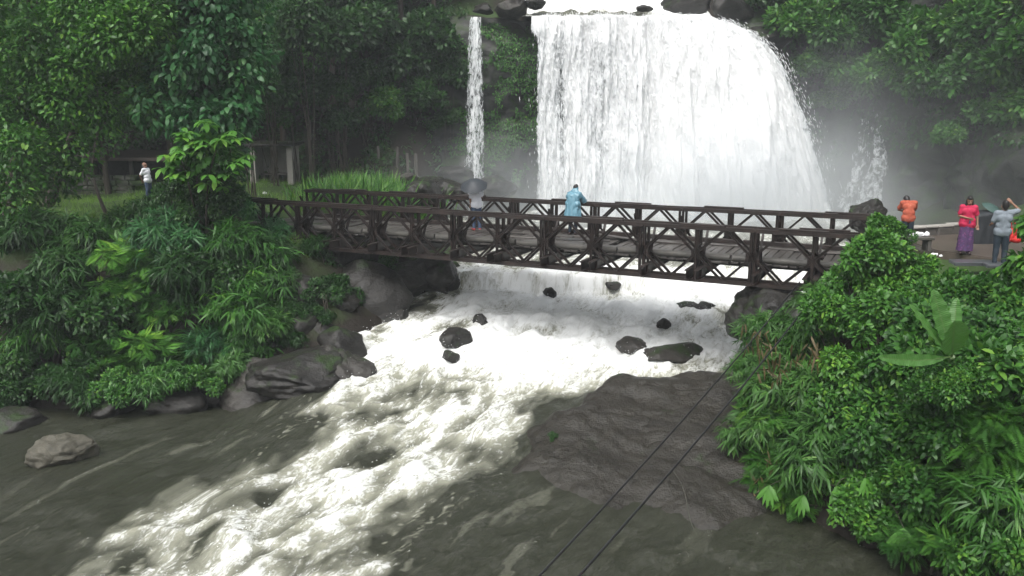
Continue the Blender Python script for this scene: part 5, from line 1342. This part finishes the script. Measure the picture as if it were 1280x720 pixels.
for px, pyt, pyb, y, lab in [(354, 133, 156, 50.5, 'pale concrete fence post highest up the slope above the shelter'), (388, 150, 174, 49.5, 'pale concrete fence post on the slope to the right of the shelter'), (422, 167, 191, 48.6, 'leaning pale fence post at the foot of the slope'),
                             (474, 183, 205, 47.6, 'thin grey fence post in the shade behind the tall grass'), (497, 184, 208, 47.4, 'tall thin fence post behind the tall grass'), (511, 192, 210, 46.6, 'short fence post beside its twin near the grey rocks'), (521, 192, 212, 46.4, 'short fence post nearest the narrow waterfall'), (314, 110, 130, 50, 'dim fence post under the big drooping tree')]:
    pt, pb = at_y(px, pyt, y), at_y(px, pyb, y)
    z0 = min(pb[2], gz(pb[0], y) - 0.1)
    h = pt[2] - z0
    m = MB(); m.box((0, 0, h / 2), (0.13, 0.13, h)); m.tube([(0, 0, h - 0.01), (0, 0, h + 0.05)], [0.085, 0.01], 4, False)
    tag(obj('fence_post', m.mesh('fence_post'), M['concrete_old'], None, (pb[0], y, z0), (rng.normal(0, 0.03), rng.normal(0, 0.03), rng.uniform(0, 1))), lab, 'post')

# ------------------------------------------------------------------ cables
def cable(pa, pb, r, sag, label, mat='cable'):
    k = np.linspace(0, 1, 40)[:, None]
    P = (1 - k) * pa + k * pb - np.array([0, 0, 1]) * sag * 4 * k * (1 - k)
    tag(obj('cable', MB().tube(P, r, 8).mesh('cable', True), M[mat]), label, 'cable'); return P
A1 = at_y(1000, 352, 22.0); A2 = at_y(1026, 358, 21.6)
ca = cable(A1, at_y(596, 802, 9.0), 0.017, 0.16, 'black cable slung from the bridge end over the rock shelf, closer to the rapids')
cb = cable(A2, at_y(652, 800, 8.6), 0.018, 0.16, 'black cable slung over the rock shelf with a rag of rope hanging from it')
q = cb[np.argmin([abs((640 + FPX * c[0] / (c[1] * cP - (c[2] - CAMZ) * sP)) - 845) for c in cb])]
k = np.linspace(0, 1, 14)[:, None]
tag(obj('rope', MB().tube(q + k * np.array([0.42, 0.0, -1.0]) + np.sin(k * 5) * np.array([0.05, 0.03, 0]), 0.008, 6).mesh('rope', True), M['rope']), 'thin frayed rope dangling from the black cable over the rock shelf', 'rope')

# ------------------------------------------------------------------ people
def capsule(m, a, b, ra, rb):
    a, b = np.array(a, float), np.array(b, float); L = np.linalg.norm(b - a)
    d = (b - a) / L if L > 1e-6 else np.array([0, 0, 1.0])
    P, R = [], []
    for t in np.linspace(-PI / 2 + 0.15, 0, 5): P.append(a + d * ra * math.sin(t)); R.append(ra * math.cos(t))
    P.append((a + b) / 2); R.append((ra + rb) / 2)
    for t in np.linspace(0, PI / 2 - 0.15, 5): P.append(b + d * rb * math.sin(t)); R.append(rb * math.cos(t))
    m.tube(P, R, 12)
def fuse(name, segs, vox, mat, parent, wrinkle=0.0, smooth=3):
    m = MB()
    for s in segs: capsule(m, *s)
    me = m.mesh(name, True); t = bpy.data.objects.new('tmp', me); C.objects.link(t)
    md = t.modifiers.new('r', 'REMESH'); md.mode = 'VOXEL'; md.voxel_size = vox; md.use_smooth_shade = True
    ms = t.modifiers.new('s', 'SMOOTH'); ms.factor = 0.5; ms.iterations = smooth
    dg = bpy.context.evaluated_depsgraph_get()
    out = bpy.data.meshes.new_from_object(t.evaluated_get(dg)); out.name = name
    bpy.data.objects.remove(t)
    if wrinkle:
        n_ = len(out.vertices); co = np.zeros(n_ * 3, np.float32); out.vertices.foreach_get('co', co); co = co.reshape(-1, 3)
        no = np.zeros(n_ * 3, np.float32); out.vertices.foreach_get('normal', no); no = no.reshape(-1, 3)
        co = co + no * (wrinkle * fbm(co[:, 0] * 9, co[:, 1] * 9, co[:, 2] * 5, 3))[:, None]
        out.vertices.foreach_set('co', co.ravel()); out.update()
    out.materials.clear(); out.materials.append(M[mat])
    return obj(name, out, None, parent)
J0 = dict(pel=(0, 0, .93), wai=(0, 0, 1.09), che=(0, .005, 1.28), nck=(0, .015, 1.44), hd=(0, -.01, 1.585),
          sl=(-.175, .01, 1.395), sr=(.175, .01, 1.395), el=(-.235, .04, 1.12), er=(.235, .04, 1.12), wl=(-.245, -.02, .88), wr=(.245, -.02, .88),
          hl=(-.085, 0, .90), hr=(.085, 0, .90), kl=(-.10, -.015, .49), kr=(.10, -.015, .49), al=(-.105, .02, .085), ar=(.105, .02, .085), tl=(-.125, -.15, .035), tr=(.125, -.15, .035), fd=(0, -1, 0))
def person(loc, face, pose, label, skin='skin', hair='hair', top=None, sleeve='short', bottom=None, shoes='shoe', longhair=False, H=1.7, bald=False):
    """face: heading in radians, 0 = towards the camera (-Y)"""
    J = {k: np.array(v, float) for k, v in {**J0, **pose}.items()}
    t = empty('person', tuple(loc), face); t.scale = (H / 1.7,) * 3; tag(t, label, 'person')
    V_ = lambda k, *d: J[k] + np.array(d)
    fd = J['fd'] / np.linalg.norm(J['fd']); up = unit(J['hd'] - J['nck'] + np.array([0, 0, .15])); sd = np.cross(up, fd); sd /= np.linalg.norm(sd)
    HP = lambda a, b, c: J['hd'] + sd * a + fd * b + up * c
    def side(j, w): return (J[j] - np.array([w, 0, 0]), J[j] + np.array([w, 0, 0]))
    torso = [(*side('pel', .075), .115, .115), (*side('wai', .055), .105, .105), (*side('che', .085), .11, .11), (J['pel'], J['wai'], .125, .115), (J['wai'], J['che'], .115, .125), (J['che'], J['nck'] - np.array([0, 0, .06]), .12, .08), (J['sl'], J['sr'], .062, .062)]
    arms = []; hands = []
    for s, e, w in (('sl', 'el', 'wl'), ('sr', 'er', 'wr')):
        arms += [(J[s], J[e], .052, .041)]
        hands += [(J[e], J[w], .040, .027)]
        fw = unit(J[w] - J[e]); pal = J[w] + fw * .075
        ax = np.cross(fw, np.array([0, 1.0, 0.2])); ax /= max(np.linalg.norm(ax), 1e-6)
        hands += [(J[w], pal, .026, .026), (J[w] + fw * .03 - ax * .018, pal - ax * .022, .018, .018), (J[w] + fw * .03 + ax * .018, pal + ax * .022, .018, .018)]
        curl = np.array([0, -.02, 0])
        for q, l in zip((-.033, -.011, .011, .033), (.058, .070, .074, .064)):
            k1 = pal + ax * q + fw * .012; k2 = k1 + fw * l * .55; k3 = k2 + fw * l * .45 + curl
            hands += [(k1, k2, .0095, .009), (k2, k3, .009, .0085)]
        th = J[w] + fw * .03 - ax * .024; hands += [(th, th - ax * .028 + fw * .03, .011, .010), (th - ax * .028 + fw * .03, th - ax * .034 + fw * .062, .010, .009)]
    legs = []; feet = []
    for h, k, a, o in (('hl', 'kl', 'al', 'tl'), ('hr', 'kr', 'ar', 'tr')):
        legs += [(J[h], J[k], .088, .060), (J[k], J[a] + np.array([0, 0, .02]), .058, .038)]
        feet += [(J[a] + np.array([0, .025, -.035]), J[o], .040, .034)]
    head = [(HP(0, 0, .035), HP(0, .0, -.01), .088, .080), (HP(0, -.03, .045), HP(0, -.03, .02), .088, .085), (HP(0, .045, -.055), HP(0, .02, -.02), .045, .06), (HP(-.025, .05, -.06), HP(.025, .05, -.06), .035, .035),
            (HP(0, .088, .012), HP(0, .107, -.022), .010, .015), (HP(-.086, -.01, .0), HP(-.088, -.012, -.03), .016, .012), (HP(.086, -.01, .0), HP(.088, -.012, -.03), .016, .012), (J['nck'] - np.array([0, 0, .05]), J['hd'] - up * .05, .056, .052)]
    fuse('body', torso + arms + hands + legs + feet + head, .0095, skin, t, 0, 2)
    for s in (-1, 1):
        m = MB(); capsule(m, HP(s * .032, .078, .012), HP(s * .032, .079, .012), .0105, .0105); obj('eye', m.mesh('eye', True), M['eye'], t)
    m = MB(); capsule(m, HP(-.02, .086, -.052), HP(.02, .086, -.052), .007, .007); obj('mouth', m.mesh('mouth', True), M['lip'], t)
    hs = [(HP(0, -.035, .06), HP(0, -.04, .02), .092, .090), (HP(0, .015, .085), HP(0, -.05, .08), .078, .075), (HP(0, -.06, -.01), HP(0, -.07, -.05), .07, .055)]
    if bald: hs = [(HP(0, -.055, .03), HP(0, -.06, -.02), .075, .068), (HP(-.06, -.03, .02), HP(.06, -.03, .02), .035, .035)]
    if longhair:
        hs += [(HP(-.07, -.01, .04), HP(-.085, .01, -.12), .035, .035), (HP(.07, -.01, .04), HP(.085, .01, -.12), .035, .035), (HP(-.085, .01, -.12), HP(-.08, .04, -.26), .035, .025), (HP(.085, .01, -.12), HP(.08, .04, -.26), .035, .025), (HP(0, -.08, 0), HP(0, -.09, -.28), .075, .06)]
    fuse('hair', hs, .012, hair, t, 0.006, 1)
    gr = lambda segs, d: [(a, b, ra + d, rb + d) for a, b, ra, rb in segs]
    if top:
        ts = gr(torso, .022) + [(J['pel'] + np.array([-.07, 0, -.03]), J['pel'] + np.array([.07, 0, -.03]), .135, .135)]
        if sleeve == 'short': ts += [(s_, s_ + (e_ - s_) * .72, .075, .072) for s_, e_, _, _ in arms]
        else: ts += gr(arms, .022) + [(a, b, ra + .018, rb + .02) for a, b, ra, rb in hands if ra == .040]
        fuse('shirt', ts, .014, top, t, .012, 6)
    if bottom:
        fuse('trousers', gr(legs, .020) + [(J['hl'], J['hr'], .118, .118), (*side('pel', .07), .128, .128)], .014, bottom, t, .012, 3)
    for a, b, ra, rb in feet: fuse('shoe', [(a, b, ra + .010, rb + .010)], .010, shoes, t, 0, 2)
    return t, J
def skirt(parent, J, z0, z1, r0, r1, mat, name='skirt', nf=9, amp=.03, cx=(0, 0)):
    na, nz = 64, 30
    a = np.linspace(0, 2 * PI, na, endpoint=False)[:, None]; k = np.linspace(0, 1, nz)[None]
    r = r0 + (r1 - r0) * k ** 0.8 + amp * k * np.sin(nf * a + 3 * fbm(a * 1.0, k * 2.0, 4.0, 2)) + 0.02 * fbm(np.cos(a) * 3, np.sin(a) * 3, k * 5, 3)
    V = np.stack([cx[0] * k + r * np.cos(a), cx[1] * k + 0.78 * r * np.sin(a), z0 + (z1 - z0) * k + 0 * a], -1)
    obj(name, mesh_np(name, V.reshape(-1, 3), [grid_faces(na, nz, 0, True)[:, ::-1]]), M[mat], parent)
# man in white on the grass
p = at_z(187, 253, 0.0); p[2] = gz(p[0], p[1])
person(p, math.radians(78), dict(che=(0, .05, 1.28), nck=(0, .075, 1.44), hd=(0, .085, 1.585), sl=(-.17, .06, 1.395), sr=(.17, .06, 1.395), el=(-.22, .20, 1.14), er=(.22, .20, 1.14), wl=(-.10, .22, .93), wr=(.10, .23, .95)),
       'balding person in a white shirt standing on the grass looking towards the bridge', hair='hair_grey', top='cloth_white', bottom='cloth_jeans', bald=True, H=1.72)
# person with the umbrella on the bridge
p = at_z(596, 288, 0.03)
person(p, math.radians(195), dict(el=(-.22, -.14, 1.18), wl=(-.12, -.26, 1.36), er=(.23, .02, 1.12), wr=(.20, -.10, .92), kl=(-.09, -.05, .5), tl=(-.12, -.15, .035)),
       'person in a white shirt and jeans under a dark umbrella on the bridge', top='cloth_white', bottom='cloth_jeans', shoes='shoe_red', H=1.66)
umbrella((p[0] - 0.08, p[1] - 0.20, 1.58), (math.radians(24), math.radians(-14), 0.3), 0.48, 0.24, 'umbrella_cloth', 'dark grey umbrella held over the white shirted person on the bridge', 0.62)
# person in the blue raincoat leaning on the far railing
q = BRM @ Vector((11.72, 3.50, 0.03))
t, J = person((q.x, q.y, 0.03), PH + PI, dict(che=(0, -.10, 1.27), wai=(0, -.02, 1.09), nck=(0, -.16, 1.42), hd=(0, -.21, 1.55), sl=(-.18, -.12, 1.38), sr=(.18, -.12, 1.38), el=(-.27, -.34, 1.18), er=(.27, -.34, 1.18), wl=(-.12, -.50, 1.16), wr=(.12, -.50, 1.16)),
              'person in a pale blue plastic raincoat leaning on the far railing', bottom='cloth_dark', top='raincoat', sleeve='long', H=1.66)
skirt(t, J, 1.30, .52, .205, .30, 'raincoat', 'raincoat_skirt', 8, .03, (0, .06))
fuse('hood', [((-.10, -.10, 1.43), (.10, -.10, 1.43), .075, .075), ((-.05, -.13, 1.48), (.05, -.13, 1.48), .085, .085), ((0, -.17, 1.53), (0, -.19, 1.58), .098, .098)], .013, 'raincoat', t, .01, 2)
fuse('cape', [((-.17, -.08, 1.38), (-.27, -.28, 1.15), .095, .10), ((.17, -.08, 1.38), (.27, -.28, 1.15), .095, .10), ((-.12, -.02, 1.30), (.12, -.02, 1.30), .15, .15), ((-.12, .02, 1.05), (.12, .02, 1.05), .17, .17)], .015, 'raincoat', t, .025, 3)
# woman in pink
p = at_z(1205, 317, PZ)
t, J = person(p, math.radians(-18), dict(er=(.25, .03, 1.13), wr=(.27, -.03, .89), el=(-.24, .0, 1.13), wl=(-.02, -.21, 1.09), hd=(0, -.03, 1.58), fd=(.1, -1, -.25)),
              'long haired person in a bright pink blouse and purple patterned wrap skirt on the paving', top='cloth_red', longhair=True, H=1.6)
skirt(t, J, 1.06, .10, .165, .215, 'cloth_sarong', 'wrap_skirt', 7, .018)
fuse('blouse_hem', [((-.08, 0, 1.0), (.08, 0, 1.0), .135, .135), ((-.08, 0, .90), (.08, 0, .88), .15, .15)], .014, 'cloth_red', t, .016, 2)
# person in orange, head bowed, half hidden by the bush at the bridge end
p = at_z(1132, 309, PZ)
person((p[0], p[1], PZ), math.radians(172), dict(che=(0, -.06, 1.27), nck=(0, -.13, 1.40), hd=(.02, -.27, 1.44), sl=(-.185, -.08, 1.38), sr=(.185, -.08, 1.38), el=(-.25, -.22, 1.16), er=(.25, -.22, 1.16), wl=(-.08, -.36, 1.10), wr=(.08, -.36, 1.10), fd=(0, -.8, -.6)),
       'person in an orange patterned top with bowed head behind the bush at the bridge end', top='cloth_orange', bottom='cloth_dark', H=1.6)
# person in grey
p = at_z(1248, 333, PZ)
person(p, math.radians(160), dict(el=(-.34, -.06, 1.48), wl=(-.16, -.10, 1.66), er=(.25, -.02, 1.13), wr=(.24, -.24, 1.08), sl=(-.175, .0, 1.42)),
       'person in a grey shirt and dark trousers with one hand raised to the head', top='cloth_grey', bottom='cloth_dark', H=1.68)
b_ = empty('shoulder_bag', (p[0] + 0.32, p[1] - 0.02, PZ + 0.72)); tag(b_, 'bright red bag hanging beside the person in grey', 'bag')
fuse('pouch', [((-.09, 0, 0), (.09, 0, 0), .09, .09), ((-.09, 0, .2), (.09, 0, .2), .085, .085), ((-.09, 0, 0), (-.09, 0, .2), .085, .085), ((.09, 0, 0), (.09, 0, .2), .085, .085)], .014, 'cloth_scarlet', b_, .02, 2)
obj('strap', MB().tube([(-.10, 0, .25), (-.14, 0, .5), (-.20, .02, .72), (-.10, .03, .5), (.10, 0, .25)], 0.012, 6).mesh('strap', True), M['cloth_scarlet'], b_)
